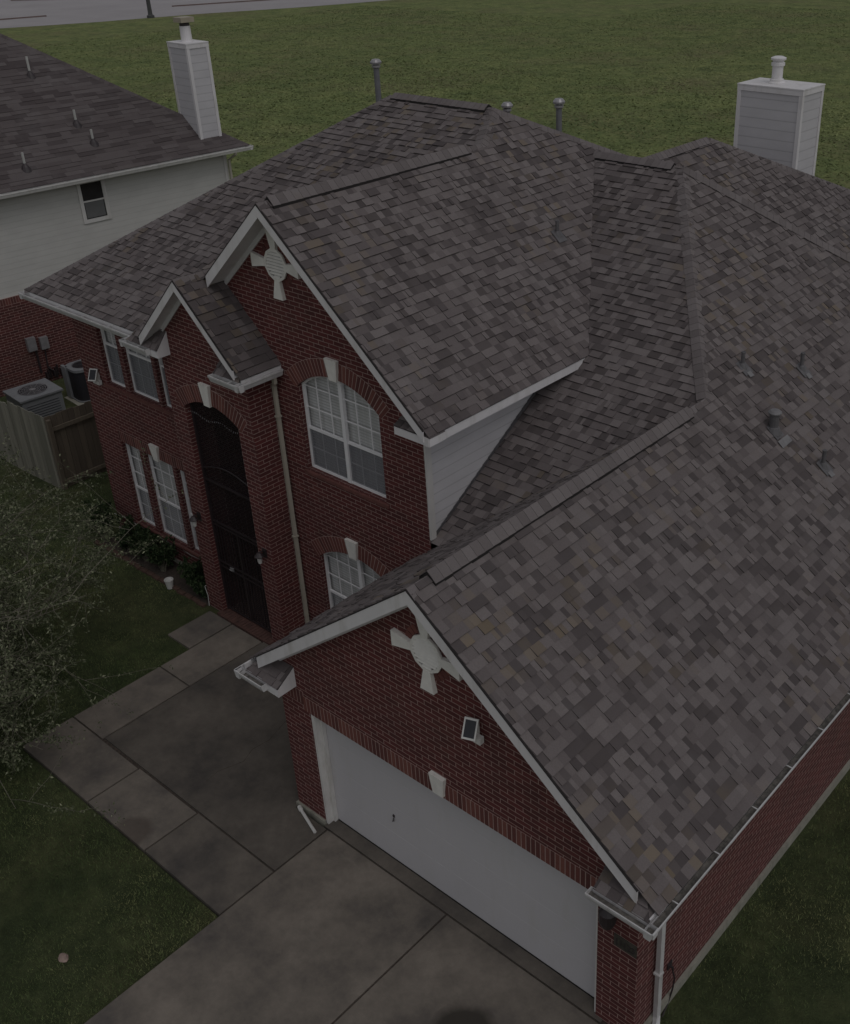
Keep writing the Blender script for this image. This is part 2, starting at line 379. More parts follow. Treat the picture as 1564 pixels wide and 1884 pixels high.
# ------------------------------------------------------------------ shingle roofs with real tabs
def clip(poly, ax, lim, keep_less):
    out = []
    n = len(poly)
    for i in range(n):
        a, b = poly[i], poly[(i+1) % n]
        da = (lim-a[ax]) if keep_less else (a[ax]-lim); db = (lim-b[ax]) if keep_less else (b[ax]-lim)
        if da >= 0: out.append(a)
        if (da > 0 and db < 0) or (da < 0 and db > 0):
            t = da/(da-db); out.append((a[0]+(b[0]-a[0])*t, a[1]+(b[1]-a[1])*t))
    return out
def shingle_plane(mb, deck, poly, seed, exposure=.136, wmin=.055, wmax=.175, relief=1.5, darken=0.):
    rg = random.Random(seed)
    P = [Vector(p) for p in poly]; n = Vector((0, 0, 0))
    for i in range(len(P)): n += P[i].cross(P[(i+1) % len(P)])
    n.normalize()
    if n.z < 0: n = -n
    o = P[0]; h = Vector((-n.y, n.x, 0)).normalized(); v = n.cross(h)
    if v.z < 0: v = -v
    pl = [((p-o).dot(h), (p-o).dot(v)) for p in P]
    def W(u, vv, d): return o+h*u+v*vv+n*d
    for t in tessellate_polygon([P]):
        q = [P[k] for k in t]
        if (q[1]-q[0]).cross(q[2]-q[0]).z < 0: q.reverse()
        deck.face([p-n*.004 for p in q])
    v0 = min(p[1] for p in pl); v1 = max(p[1] for p in pl); u0 = min(p[0] for p in pl)-.5; u1 = max(p[0] for p in pl)+.5
    k = 0; vv = v0
    while vv < v1:
        band = clip(clip(pl, 1, vv, False), 1, vv+exposure, True)
        if len(band) >= 3:
            bu0 = min(p[0] for p in band); bu1 = max(p[0] for p in band)
            u = bu0-rg.random()*.3; runlen = 0; state = 0
            while u < bu1:
                wd = rg.uniform(wmin, wmax)
                if rg.random() < .10: wd *= 1.9
                cell = clip(clip(band, 0, u, False), 0, u+wd, True)
                if len(cell) >= 3:
                    r_ = rg.random()
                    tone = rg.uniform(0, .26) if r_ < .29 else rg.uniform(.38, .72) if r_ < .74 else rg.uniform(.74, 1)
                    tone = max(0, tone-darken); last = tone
                    raised = rg.random() < .5
                    lo = (.0055+(.011 if raised else 0)+rg.uniform(-.001, .002))*relief; hi = (.001+(.004 if raised else 0))*relief
                    hue = rg.random()
                    def H(q): return lo+(hi-lo)*(q[1]-vv)/exposure
                    c3 = [W(q[0], q[1], H(q)) for q in cell]
                    ar = sum(cell[i][0]*cell[(i+1) % len(cell)][1]-cell[(i+1) % len(cell)][0]*cell[i][1] for i in range(len(cell)))
                    if abs(ar) > 2e-4:
                        if (h.cross(v)).dot(n)*ar < 0: c3.reverse(); cc = cell[::-1]
                        else: cc = cell
                        mb.face(c3, tone, hue)
                        for i in range(len(cc)):
                            a, b = cc[i], cc[(i+1) % len(cc)]
                            low = abs(a[1]-vv) < 1e-4 and abs(b[1]-vv) < 1e-4
                            if low or (raised and abs(a[0]-b[0]) < 1e-4):
                                mb.face([W(a[0], a[1], -.003), W(b[0], b[1], -.003), c3[(i+1) % len(cc)], c3[i]], 0. if low else tone*.6, 0)
                u += wd
        vv += exposure; k += 1

def cap_row(mb, p0, p1, sL, sR, width=.15, lift=.02, seed=0, step=.14, vent=None):
    """cap shingles along a ridge or hip; sL/sR = unit vectors down the two slopes"""
    rg = random.Random(seed); p0 = Vector(p0); p1 = Vector(p1); L = (p1-p0).length; d = (p1-p0)/L
    sL = Vector(sL).normalized(); sR = Vector(sR).normalized()
    upv = -(sL+sR); upv = upv - d*upv.dot(d); upv = upv.normalized() if upv.length > 1e-3 else Vector((0, 0, 1))
    if upv.z < 0: upv = -upv
    t = 0; dr = .014 if vent is None else lift*.22
    while t < L-1e-3:
        t1 = min(L, t+step)
        tone = rg.uniform(.35, .95) if rg.random() < .8 else rg.uniform(.1, .4)
        rows = []
        for (tt, e) in ((t, .007), (t1, .001)):
            c = p0+d*tt+upv*(lift+e)
            prof = [c+sL*width-upv*dr, c+sL*width*.5-upv*(dr*.12), c+upv*.004, c+sR*width*.5-upv*(dr*.12), c+sR*width-upv*dr]
            rows.append(prof)
        for i in range(4):
            q = [rows[0][i], rows[0][i+1], rows[1][i+1], rows[1][i]]
            if (q[1]-q[0]).cross(q[2]-q[0]).z < 0: q.reverse()
            mb.face(q, tone, rg.random())
            a, b = rows[0][i], rows[0][i+1]
            mb.face([a, b, b-upv*.008, a-upv*.008], .05, 0)
        t = t1
    if vent is not None:
        for s_ in (sL, sR):
            a = p0+upv*lift*.76+s_*(width-.004); b = p1+upv*lift*.76+s_*(width-.004)
            dn = -upv*lift*1.0
            vent.prism([a, b, b+dn, a+dn], -s_*.02)
        for p in (p0, p1):
            a = p+upv*(lift-.002)
            vent.face([a+sL*width-upv*lift*.62, a, a+sR*width-upv*lift*.62, a+sR*width-upv*lift*1.1, a-upv*lift, a+sL*width-upv*lift*1.1])

# gutter: straight run; lip = outer top edge, out = outward unit vector
def gutter_run(p0, p1, out, parent, mat, **k):
    a = MB(); b = MB(); gutter(a, b, p0, p1, out, **k); b.build('gutter_debris', GDARK, a.build('gutter', mat, parent))
def gutter(mb, inner, p0, p1, out, width=.12, caps=(True, True), hang=True):
    p0 = Vector(p0); p1 = Vector(p1); out = Vector(out); z = Vector((0, 0, 1)); d = (p1-p0).normalized()
    prof = [(-width, .0), (-width, -.105), (-width*.75, -.115), (-width*.3, -.112), (-.012, -.045), (0, -.03), (0, 0), (-.014, 0), (-.014, -.022), (-width*.36, -.09), (-width*.9, -.09)]
    A = [p0+out*u+z*v for u, v in prof]; B = [p1+out*u+z*v for u, v in prof]
    for i in range(len(prof)-1):
        mb.face([A[i], B[i], B[i+1], A[i+1]])
    inner.face([A[9]+z*.012, B[9]+z*.012, B[10]+z*.03, A[10]+z*.03])
    for c, Q in zip(caps, (A, B)):
        if c: mb.prism([Q[0], Q[1], Q[2], Q[3], Q[4], Q[6]], d*.004)
    if hang:
        L = (p1-p0).length; t = .5
        while t < L:
            c = p0+d*t; mb.prism([c-d*.007-out*.012, c+d*.007-out*.012, c+d*.007-out*width*.8, c-d*.007-out*width*.8], z*-.006); t += .85
def plane_uv(p, n): pass

# ================================================================== SETTING
g = MB(); g.face([(-500, -160, -.12), (400, -160, -.12), (400, 700, -.12), (-500, 700, -.12)])
tag(g.build('ground', FIELD), kind='structure')
def grid_sheet(name, poly_rects, z, mat, amp, seed, step=.25):
    rg = np.random.RandomState(seed); mb = MB()
    for (x0, y0, x1, y1) in poly_rects:
        nx = max(2, int((x1-x0)/step)); ny = max(2, int((y1-y0)/step)); base = len(mb.v)
        ph = rg.rand(6)*6
        for j in range(ny+1):
            for i in range(nx+1):
                x = x0+(x1-x0)*i/nx; y = y0+(y1-y0)*j/ny
                e = 0 if (i in (0, nx) or j in (0, ny)) else 1
                zz = amp*(math.sin(x*1.3+ph[0])*math.cos(y*1.1+ph[1])+.5*math.sin(x*3.1+y*2.3+ph[2]))*e+amp*.3*(rg.rand()-.5)*e
                mb.v.append((x, y, z+zz))
        for j in range(ny):
            for i in range(nx):
                q = base+j*(nx+1)+i; mb.f.append((q, q+1, q+nx+2, q+nx+1)); mb.t.append(.5); mb.h.append(.5)
    return tag(mb.build(name, mat), kind='structure')
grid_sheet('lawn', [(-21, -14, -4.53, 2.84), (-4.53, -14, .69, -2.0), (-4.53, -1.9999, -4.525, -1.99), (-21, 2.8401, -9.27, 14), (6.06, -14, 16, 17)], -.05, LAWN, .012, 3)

# concrete slabs
sl = MB(); wk = MB(); bs = MB()
def slab(mb, x0, y0, x1, y1, tone, z=0, gp=.015):
    mb.box((x0+gp, y0+gp, -.14), (x1-gp, y1-gp, z), tone)
slab(sl, .704, -12, 3.078, -.067, .62); slab(sl, 3.078, -12, 5.95, -.067, .56)
slab(sl, .60, -.067, 5.60, .26, .25, -.004)
slab(wk, -4.52, .604, -3.63, 2.20, .72); slab(wk, -5.222, 1.233, -4.53, 2.206, .70)
slab(wk, -4.52, -1.087, -3.63, .604, .70)
slab(wk, -4.52, -2.0, -2.57, -1.087, .62); slab(wk, -2.57, -2.0, -1.061, -1.07, .66); slab(wk, -1.061, -2.0, .704, -1.056, .30)
wk.box((-3.615, -1.041, -.14), (-.005, 2.315, 0), .10); wk.box((-.005, -1.041, -.14), (.689, -.082, 0), .10); wk.box((-3.075, 2.315, -.14), (-.005, 2.86, 0), .10)
tag(sl.build('driveway', CONC), kind='structure'); tag(wk.build('walkway', CONC), kind='structure')
ck = MB()
def crack(pts, w_=.006):
    for a, b in zip(pts[:-1], pts[1:]):
        n_ = 5
        for i in range(n_):
            p = Vector((a[0]+(b[0]-a[0])*i/n_, a[1]+(b[1]-a[1])*i/n_, .003)); q = Vector((a[0]+(b[0]-a[0])*(i+1)/n_, a[1]+(b[1]-a[1])*(i+1)/n_, .003)); d_ = (q-p).normalized(); s_ = Vector((-d_.y, d_.x, 0))*w_*rnd.uniform(.3, 1)
            j = Vector((rnd.uniform(-.008, .008), rnd.uniform(-.008, .008), 0)); ck.face([p-s_+j*0, q-s_, q+s_, p+s_])
crack([(-1.62, 1.35), (-1.60, 1.02), (-1.47, .60), (-1.51, .30), (-1.40, .04), (-1.54, -.36), (-1.50, -.6)])
crack([(-3.63, .60), (-3.62, -.1), (-3.60, -.7)], .005)
tag(ck.build('pavement_crack', MULCH), kind='structure')
bs.box((-4.49, -1.98, -.15), (-.02, 2.18, -.022)); bs.box((-.02, -1.98, -.15), (.74, -.07, -.022)); bs.box((.74, -12, -.15), (5.9, .2, -.022))
tag(bs.build('pavement_base', MULCH), kind='structure')
bd = MB(); bd.box((-9.15, 2.30, -.14), (-5.39, 2.84, -.028))
tag(bd.build('flower_bed_soil', MULCH), kind='structure')
# far road with its kerbs and the pole
rd = MB()
rd.face([(-500, -300, -.112), (-500, 700, -.112), (60, 700, -.112), (-97.5, 92, -.112), (-100, 84, -.112), (-104.6, 73.9, -.112), (-107.9, 62.5, -.112), (-112, 53.3, -.112), (-125, 25, -.112), (-200, -60, -.112), (-330, -300, -.112)])
tag(rd.build('road', ASPH), kind='structure')
kb = MB()
def kerb(pts, wdt=.35, h=.13):
    for a, b in zip(pts[:-1], pts[1:]):
        a = Vector((*a, -.12)); b = Vector((*b, -.12)); d = (b-a).normalized(); s_ = Vector((-d.y, d.x, 0))*wdt
        kb.prism([a, b, b+s_, a+s_], (0, 0, h))
kerb([(-126, 47), (-121, 56.5), (-119.4, 62.9)]); kerb([(-115.5, 77.5), (-113, 84), (-110.8, 89.3), (-106, 102)])
kerb([(-145, 72), (-139, 76.5), (-131, 81.5), (-127.5, 85)], .5)
tag(kb.build('kerb', KERB), kind='structure')
isl = MB(); isl.face([(-118, 90, -.06), (-112.5, 92, -.06), (-107, 104, -.06), (-120, 112, -.06)])
isl.face([(-150, 80, -.06), (-134, 83.5, -.06), (-130, 92, -.06), (-150, 95, -.06)])
tag(isl.build('verge_grass', FIELD), kind='structure')
po = MB(); po.tube([(-106.2, 68.2, -.12), (-106.2, 68.2, .7), (-106.2, 68.2, 9)], [.28, .24, .16], 10); po.tube([(-106.2, 68.2, 8.9), (-107.5, 67.6, 9.2), (-109, 67, 9.1)], .07, 6)
po.lathe((-106.2, 68.2, -.12), [(.001, 0), (.42, 0), (.42, .25), (.28, .35)], 12)
tag(po.build('lamp_post', POSTM), 'dark lamp post standing at the edge of the grass field by the road', 'lamp post')

# ================================================================== MAIN HOUSE
H = thing('brick_house', (0, 0, 0), 'large red brick two storey house with grey shingle roof and white garage door', 'house')
# --- plane definitions
XM, ZR, Y1, S = 2.98, 5.285, 6.117, .78
XU, ZU, SU = -2.471, 8.106, .872
SF, SM = .611, .517
zR = lambda x: ZR-S*(x-XM)
zGL = lambda x: ZR-S*(XM-x)
zF = lambda y: ZR+(y-Y1)*SF
zU = lambda x: ZU-SU*(x-XU)
zUL = lambda x: ZU-SU*(XU-x)
zM = lambda y: 5.383+SM*(y-2.194)
D1, D2, D3 = 2.868, 2.837, 2.323
GF = -.20                                     # garage rake front
UF = 2.54                                     # upper gable rake front
TF = 2.07
Pk = (.048, 9.881, zR(.048)); P2 = (-1.883, 9.881, zR(.048)); MR = (-2.932, 8.269, 8.523); ML = (-5.526, 8.269, 8.523)
deck = MB()
def roofpart(name, polys, seed, mat=SHIN, **k):
    mb = MB(); dk_ = MB()
    for i, p in enumerate(polys): shingle_plane(mb, dk_, p, seed*10+i, **k)
    o = mb.build(name, mat, H); dk_.build('roof_deck', FELT, o); return o
RE = 6.375
roofpart('garage_roof', [
    [(RE, GF, zR(RE)), (XM, GF, ZR), (XM, Y1, ZR), Pk, (RE, 16.2, zR(RE))]], 1)
roofpart('garage_roof', [[(XM, GF, ZR), (-.33, GF, zGL(-.33)), (-.33, D1, zGL(-.33)), (.435, D1, zGL(.435)), (XM, Y1, ZR)]], 2)
roofpart('valley_roof', [[Pk, P2, (.70, 6.254, zF(6.254)), (.251, 6.2, zF(6.2)), (.251, D1, zF(D1)), (.435, D1, zF(D1)), (XM, Y1, ZR)]], 3)
roofpart('upper_gable_roof', [[(.692, UF, zU(.692)), (XU, UF, ZU), (XU, 7.45, ZU), MR, (-1.883, 10.23, zU(-1.883)), (-1.883, 9.881, zU(-1.883)), (.692, 6.254, zU(.692))]], 4)
roofpart('upper_gable_roof', [[(XU, UF, ZU), (-5.39, UF, zUL(-5.39)), (XU, 7.45, ZU)]], 5)
roofpart('main_roof', [[(-9.75, 2.29, zM(2.29)), (-5.6, 2.29, zM(2.29)), (XU, 7.45, zM(7.45)), (MR[0], MR[1], zM(MR[1])), (ML[0], ML[1], zM(ML[1]))]], 6)
roofpart('main_roof', [[(-9.75, 2.29, 5.43), ML, (-9.75, 14.27, 5.43)]], 7, exposure=.2, wmin=.2, wmax=.5)
bk = MB()
for q in ([(-9.75, 14.27, 5.42), (.65, 14.96, 5.4), MR, ML], [(-1.883, 10.23, zU(-1.883)), (.65, 14.96, 5.4), (.65, 9.95, 5.38), (-1.883, 9.9, zU(-1.883))],
          [Pk, (6.345, 16.178, 2.66), (-1.883, 16.178, 2.66), P2]):
    bk.face(q, .6)
# rear right block, a little lower
X2, Z2 = -.93, 7.53
zR2 = lambda x: Z2-.78*(x-X2)
roofpart('rear_roof', [[(X2, 9.94, Z2), (X2, 12.46, Z2), (5.3, 12.46+1.7*6.23, zR2(5.3)), (5.3, 9.94, zR2(5.3))]], 8)
bk.face([(X2, 9.94, Z2), (-4.6, 9.94, 4.67), (-4.6, 18.7, 4.67), (X2, 12.46, Z2)], .6)
bk.face([(X2, 12.46, Z2), (-4.6, 18.7, 4.67), (-4.6, 23.05, 2.67), (5.3, 23.05, 2.67)], .6)
bk.build('rear_roof', SHIN, H)
# tower roof
TX, TZ, TS = -4.213, 6.763, .965
zTR = lambda x: TZ-TS*(x-TX); zTL = lambda x: TZ-.92*(TX-x)
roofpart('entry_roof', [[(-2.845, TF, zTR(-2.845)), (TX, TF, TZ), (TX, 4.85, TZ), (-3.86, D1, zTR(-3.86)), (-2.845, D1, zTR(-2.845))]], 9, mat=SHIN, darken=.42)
roofpart('entry_roof', [[(TX, TF, TZ), (-5.62, TF, zTL(-5.62)), (-5.62, 2.35, zTL(-5.62)), (TX, 4.85, TZ)]], 10, darken=.1)

# --- ridge and hip caps
def dn(n):      # steepest descent of a plane z = a x + b y
    a, b = n; v = Vector((-a, -b, -(a*a+b*b))); return v.normalized()
def sdir(grad, d):   # direction in the plane (gradient grad) perpendicular to ridge d, pointing down
    n = Vector((-grad[0], -grad[1], 1)).normalized(); d = Vector(d).normalized(); s_ = n.cross(d).normalized()
    return s_ if s_.z < 0 else -s_
GR, GGL, GF_, GUr, GUl, GM = (-S, 0), (S, 0), (0, SF), (-SU, 0), (SU, 0), (0, SM)
def ridge(p0, p1, ga, gb, lift=.012, vent=False, width=.15, seed=1, step=.14):
    d = Vector(p1)-Vector(p0)
    caps = MB(); vents = MB()
    cap_row(caps, p0, p1, sdir(ga, d), sdir(gb, d), width, lift, seed, step, vents if vent else None)
    o = caps.build('ridge_cap', CAPM, H)
    if vent: vents.build('ridge_vent', DARK, o)
# garage ridge: vent from .15 m behind the rake, plain caps at both ends
ridge((XM, GF-.01, ZR), (XM, .14, ZR), GGL, GR, .006, width=.18, seed=1)
ridge((XM, .12, ZR), (XM, 5.55, ZR), GGL, GR, .066, True, .165, 2)
ridge((XM, 5.5, ZR), (XM, Y1+.05, ZR), GGL, GR, .012, seed=3)
ridge((XM, Y1-.05, ZR), Pk, GF_, GR, .014, width=.14, seed=4)
ridge((.11, 9.881, Pk[2]), (-.25, 9.881, Pk[2]), GF_, (0, -S), .012, seed=5)
ridge((-.12, 9.881, Pk[2]), (-1.86, 9.881, Pk[2]), GF_, (0, -S), .060, True, .15, 6)
ridge((XU, UF-.01, ZU), (XU, UF+.25, ZU), GUl, GUr, .006, seed=7)
ridge((XU, UF+.2, ZU), (XU, 7.0, ZU), GUl, GUr, .066, True, .165, 8)
ridge((XU, 6.95, ZU), (XU, 7.5, ZU), GUl, GUr, .012, seed=9)
ridge((XU, 7.40, ZU), MR, GM, GUr, .014, seed=10)
ridge((MR[0]-.12, MR[1], MR[2]), (ML[0]+.1, ML[1], ML[2]), GM, (0, -SM), .060, True, .15, 11)
ridge((MR[0]+.02, MR[1], MR[2]), (MR[0]-.3, MR[1], MR[2]), GM, (0, -SM), .012, seed=12)
ridge(MR, (-1.0, 11.88, 6.85), (-SU, 0), (0, -.47), .012, width=.12, seed=13)
ridge(ML, (-9.75, 2.29, zM(2.29)), GM, (.729, 0), .012, width=.13, seed=14)
ridge(Pk, (6.3, 16.13, 2.70), (-S, 0), (0, -S), .035, width=.17, seed=15)
ridge((X2, 9.94, Z2), (X2, 12.35, Z2), (.78, 0), (-.78, 0), .05, True, .15, 16)
ridge((X2, 12.46, Z2), (5.3, 12.46+1.7*6.23, zR2(5.3)), (-.78, 0), (0, -.459), .012, width=.13, seed=17)
ridge((TX, TF-.01, TZ), (TX, 4.8, TZ), (.92, 0), (-TS, 0), .010, width=.14, seed=18)

# --- brick walls
wall = MB()
DL, DR, DH = .60, 5.48, 2.09
G = 6.032
wall_panel(wall, 'y', 0, [(0, .06), (DL, .06), (DL, DH), (DR, DH), (DR, -.03), (G, -.03), (G, zR(G)-.07), (XM, ZR-.07), (0, zGL(0)-.07)], depth=.2)
for x in (DL, DR):
    wall.face([(x, 0, 0), (x, .19, 0), (x, .19, DH), (x, 0, DH)])
wall.face([(DL, 0, DH), (DR, 0, DH), (DR, .19, DH), (DL, .19, DH)])
wall.face([(0, 0, .06), (0, D1, .06), (0, D1, 2.93), (0, 0, 2.93)])
wall.face([(G, 0, .09), (G, 22.6, .09), (G, 22.6, 2.87), (G, 0, 2.87)])
wall.build('garage_wall', BRICK, H); wall = MB()
# facade with two arched windows
WX0, WX1 = -2.50, -.66
aU, infU = arch_pts(WX0, WX1, 5.18, .34); aL, infL = arch_pts(WX0, WX1, 1.98, .34)
hU = [(WX0, 3.69), (WX1, 3.69)]+list(aU)
hL = [(WX0, .50), (WX1, .50)]+list(aL)
wall_panel(wall, 'y', D1, [(-3.09, -.03), (.251, -.03), (.251, zU(.251)-.07), (XU, ZU-.09), (-4.25, zUL(-4.25)-.09), (-4.25, 5.0), (-3.09, 5.0)], [hU, hL], depth=.11)
wall.build('facade_wall', BRICK, H); wall = MB()
# entry block
AX0, AX1 = -4.955, -3.49
aT, infT = arch_pts(AX0, AX1, 4.34, .22)
T0, T1 = -5.387, -3.086
tw = [(T0, 0), (AX0, 0)]+aT[::1]+[(AX1, 0), (T1, 0), (T1, 5.55), (T1-.02, zTR(T1)-.08), (TX, TZ-.09), (T0, zTL(T0)-.08)]
tw = [(T0, 0), (AX0, 0)]+[p for p in aT]+[(AX1, 0), (T1, 0), (T1, zTR(T1)-.08), (TX, TZ-.09), (T0, zTL(T0)-.08)]
aTr = sorted(aT)
tw = [(T0, 0), (AX0, 0)]+aTr+[(AX1, 0), (T1, 0), (T1, zTR(T1)-.08), (TX, TZ-.09), (T0, zTL(T0)-.08)]
wall_panel(wall, 'y', D3, tw, depth=.12)
wall.face([(T1, D3, 0), (T1, D1, 0), (T1, D1, 5.6), (T1, D3, 5.6)])
wall.face([(T0, D3, 0), (T0, D2, 0), (T0, D2, 5.6), (T0, D3, 5.6)])
for x in (AX0, AX1): wall.face([(x, D3, 0), (x, D3+.5, 0), (x, D3+.5, 4.34), (x, D3, 4.34)])
for a, b in zip(aT[:-1], aT[1:]): wall.face([(a[0], D3, a[1]), (b[0], D3, b[1]), (b[0], D3+.5, b[1]), (a[0], D3+.5, a[1])])
# porch interior
wall.face([(AX0-.5, 5.6, 0), (AX1+.3, 5.6, 0), (AX1+.3, 5.6, 5), (AX0-.5, 5.6, 5)])
wall.face([(AX0-.5, D3+.5, 0), (AX0-.5, 5.6, 0), (AX0-.5, 5.6, 5), (AX0-.5, D3+.5, 5)])
wall.face([(AX1+.3, D3+.5, 0), (AX1+.3, 5.6, 0), (AX1+.3, 5.6, 5), (AX1+.3, D3+.5, 5)])
wall.build('entry_wall', BRICK, H); wall = MB()
# left wing wall with two rows of three windows
WG = [(-8.41, -7.77), (-7.62, -6.665), (-6.55, -5.90)]
holes = []
for z0, z1 in ((.52, 2.40), (3.665, 5.12)):
    holes += [[(a, z0), (b, z0), (b, z1), (a, z1)] for a, b in WG]
wall_panel(wall, 'y', D2, [(-9.27, -.03), (T0, -.03), (T0, 5.36), (-9.27, 5.36)], holes, depth=.11)
wall.face([(-9.27, D2, -.03), (-9.27, 14.2, -.03), (-9.27, 14.2, 5.36), (-9.27, D2, 5.36)])
wall.build('wing_wall', BRICK, H); wall = MB()
for q in ([(-9.27, 14.2), (0, 14.2), 5.36], [(0, 22.6), (6.032, 22.6), 2.7]):
    (xa, ya), (xb, yb), zt = q; wall = MB(); wall.face([(xa, ya, -.03), (xb, yb, -.03), (xb, yb, zt), (xa, ya, zt)]); wall.build('rear_wall', BRICK, H)
por = MB(); por.box((AX0-.5, D3+.02, -.05), (AX1+.3, 5.6, .02)); por.build('porch_floor', MORTAR, H); por = MB(); por.face([(AX0-.5, D3+.5, 5), (AX1+.3, D3+.5, 5), (AX1+.3, 5.6, 5), (AX0-.5, 5.6, 5)])
por.build('porch_ceiling', MORTAR, H)
pd = MB(); pd.box((-4.7, 5.54, .02), (-3.75, 5.59, 2.1)); pd.build('front_door', DARK, H)
def fbox(a, b):
    m_ = MB(); m_.box(a, b); m_.build('foundation', FOUND, H)
fbox((-9.30, D2-.02, -.14), (T0-.002, D2+.1, .06)) ; fbox((G+.002, -.03, -.16), (G+.045, 22.6, .088)); fbox((-.035, -.035, -.14), (DL, .1, .058)); fbox((DR, -.02, -.14), (G+.04, .1, -.028))
thr = MB()
for i in range(20):
    x = AX0-.05+i*.0785; thr.box((x, 2.205, -.1), (x+.068, 2.45, .035+rnd.uniform(-.002, .002)), rnd.random())
thr.build('brick_threshold', plain('dull_brick', (.085, .042, .034), .9, .3, 9), H)

# siding wall between facade corner and valley
sd_ = MB()
wall_panel(sd_, 'x', .251, [(D1+.003, zF(D1)-.02), (6.30, zF(6.3)-.02), (6.30, 5.42), (D1+.003, 5.42)], inward=-1)
sd_.build('siding_wall', SIDING, H)
tr = MB(); tr.box((.2515, D1-.012, 3.36), (.285, D1+.10, 5.24)); tr.box((.2515, D1+.1, 5.16), (.272, 6.2, 5.24))
fl = MB()
for i in range(24):
    y = D1+.1+i*.14; z = zF(y); fl.prism([(.262, y, z-.01), (.262, y+.145, z+.085), (.262, y+.145, z+.085+.075), (.262, y, z+.085)], (.008, 0, 0))
fl.build('step_flashing', LEADM, H)
tr.build('corner_trim', TRIM, H)

# --- soldier courses, arches, keystones, sills
def soldier(x0, x1, z0, z1, y, n=None):
    n = n or max(2, int(round((x1-x0)/.072))); w_ = (x1-x0)/n; ar = MB(); mo = MB()
    for i in range(n): ar.box((x0+i*w_+.0075, y-.006, z0), (x0+(i+1)*w_-.0075, y+.05, z1), rnd.random())
    mo.box((x0, y-.0025, z0-.002), (x1, y+.04, z1+.004))
    mo.build('mortar_bed', MORTAR, ar.build('soldier_course', BUNIT, H))
def arch_bricks(inf, y, r0off, thick, ext=0.0, bw=.074):
    c, zc, r, a = inf; a += ext; ri, ro = r+r0off, r+r0off+thick
    n = int(2*a*(ri+ro)/2/bw); ar = MB(); mo = MB()
    for i in range(n):
        t0 = -a+2*a*i/n+.0068/ri; t1 = -a+2*a*(i+1)/n-.0068/ri
        q = [(c+rr*math.sin(t), y-.006, zc+rr*math.cos(t)) for rr, t in ((ri, t0), (ro, t0), (ro, t1), (ri, t1))]
        ar.prism(q, (0, .05, 0), rnd.random())
    for i in range(n):
        t0 = -a+2*a*i/n; t1 = -a+2*a*(i+1)/n
        q = [(c+rr*math.sin(t), y-.0025, zc+rr*math.cos(t)) for rr, t in ((ri, t0), (ro+.006, t0), (ro+.006, t1), (ri, t1))]
        mo.prism(q, (0, .04, 0))
    mo.build('mortar_bed', MORTAR, ar.build('brick_arch', BUNIT, H))
soldier(DL-.12, DR+.11, DH+.004, DH+.255, 0)
arch_bricks(infU, D1, 0, .285, .05); arch_bricks(infL, D1, 0, .285, .05)
arch_bricks(infT, D3, 0, .30, .08)
soldier(-8.45, -5.75, 2.40, 2.63, D2); soldier(-8.45, -5.75, 5.02, 5.24, D2)
soldier(-.0+.003, .5, 2.2, 2.42, 0)
def keystone(cx, y, z0, z1, wb, wt, name='keystone'):
    k = MB(); k.prism([(cx-wb/2, y-.045, z0), (cx+wb/2, y-.045, z0), (cx+wt/2, y-.06, z1), (cx-wt/2, y-.06, z1)], (0, .075, 0)); return k.build(name, STONE, H)
keystone(3.055, 0, 2.14, 2.45, .17, .25)
keystone(-1.58, D1, 5.50, 5.85, .17, .27); keystone(-1.58, D1, 2.30, 2.65, .17, .27)
keystone(-4.22, D3, 4.54, 4.94, .16, .26); keystone(-7.14, D2, 2.36, 2.70, .15, .27)
for x0, x1, z, y in ((WX0-.06, WX1+.06, 3.69, D1), (WX0-.06, WX1+.06, .50, D1), (-8.5, -5.8, .52, D2), (-8.5, -5.8, 3.665, D2)):
    sb = MB(); sb.prism([(x0, y-.035, z-.085), (x0, y-.035, z-.03), (x0, y+.10, z+.004), (x0, y+.10, z-.085)], (x1-x0, 0, 0)); sb.build('brick_sill', SILLB, H)

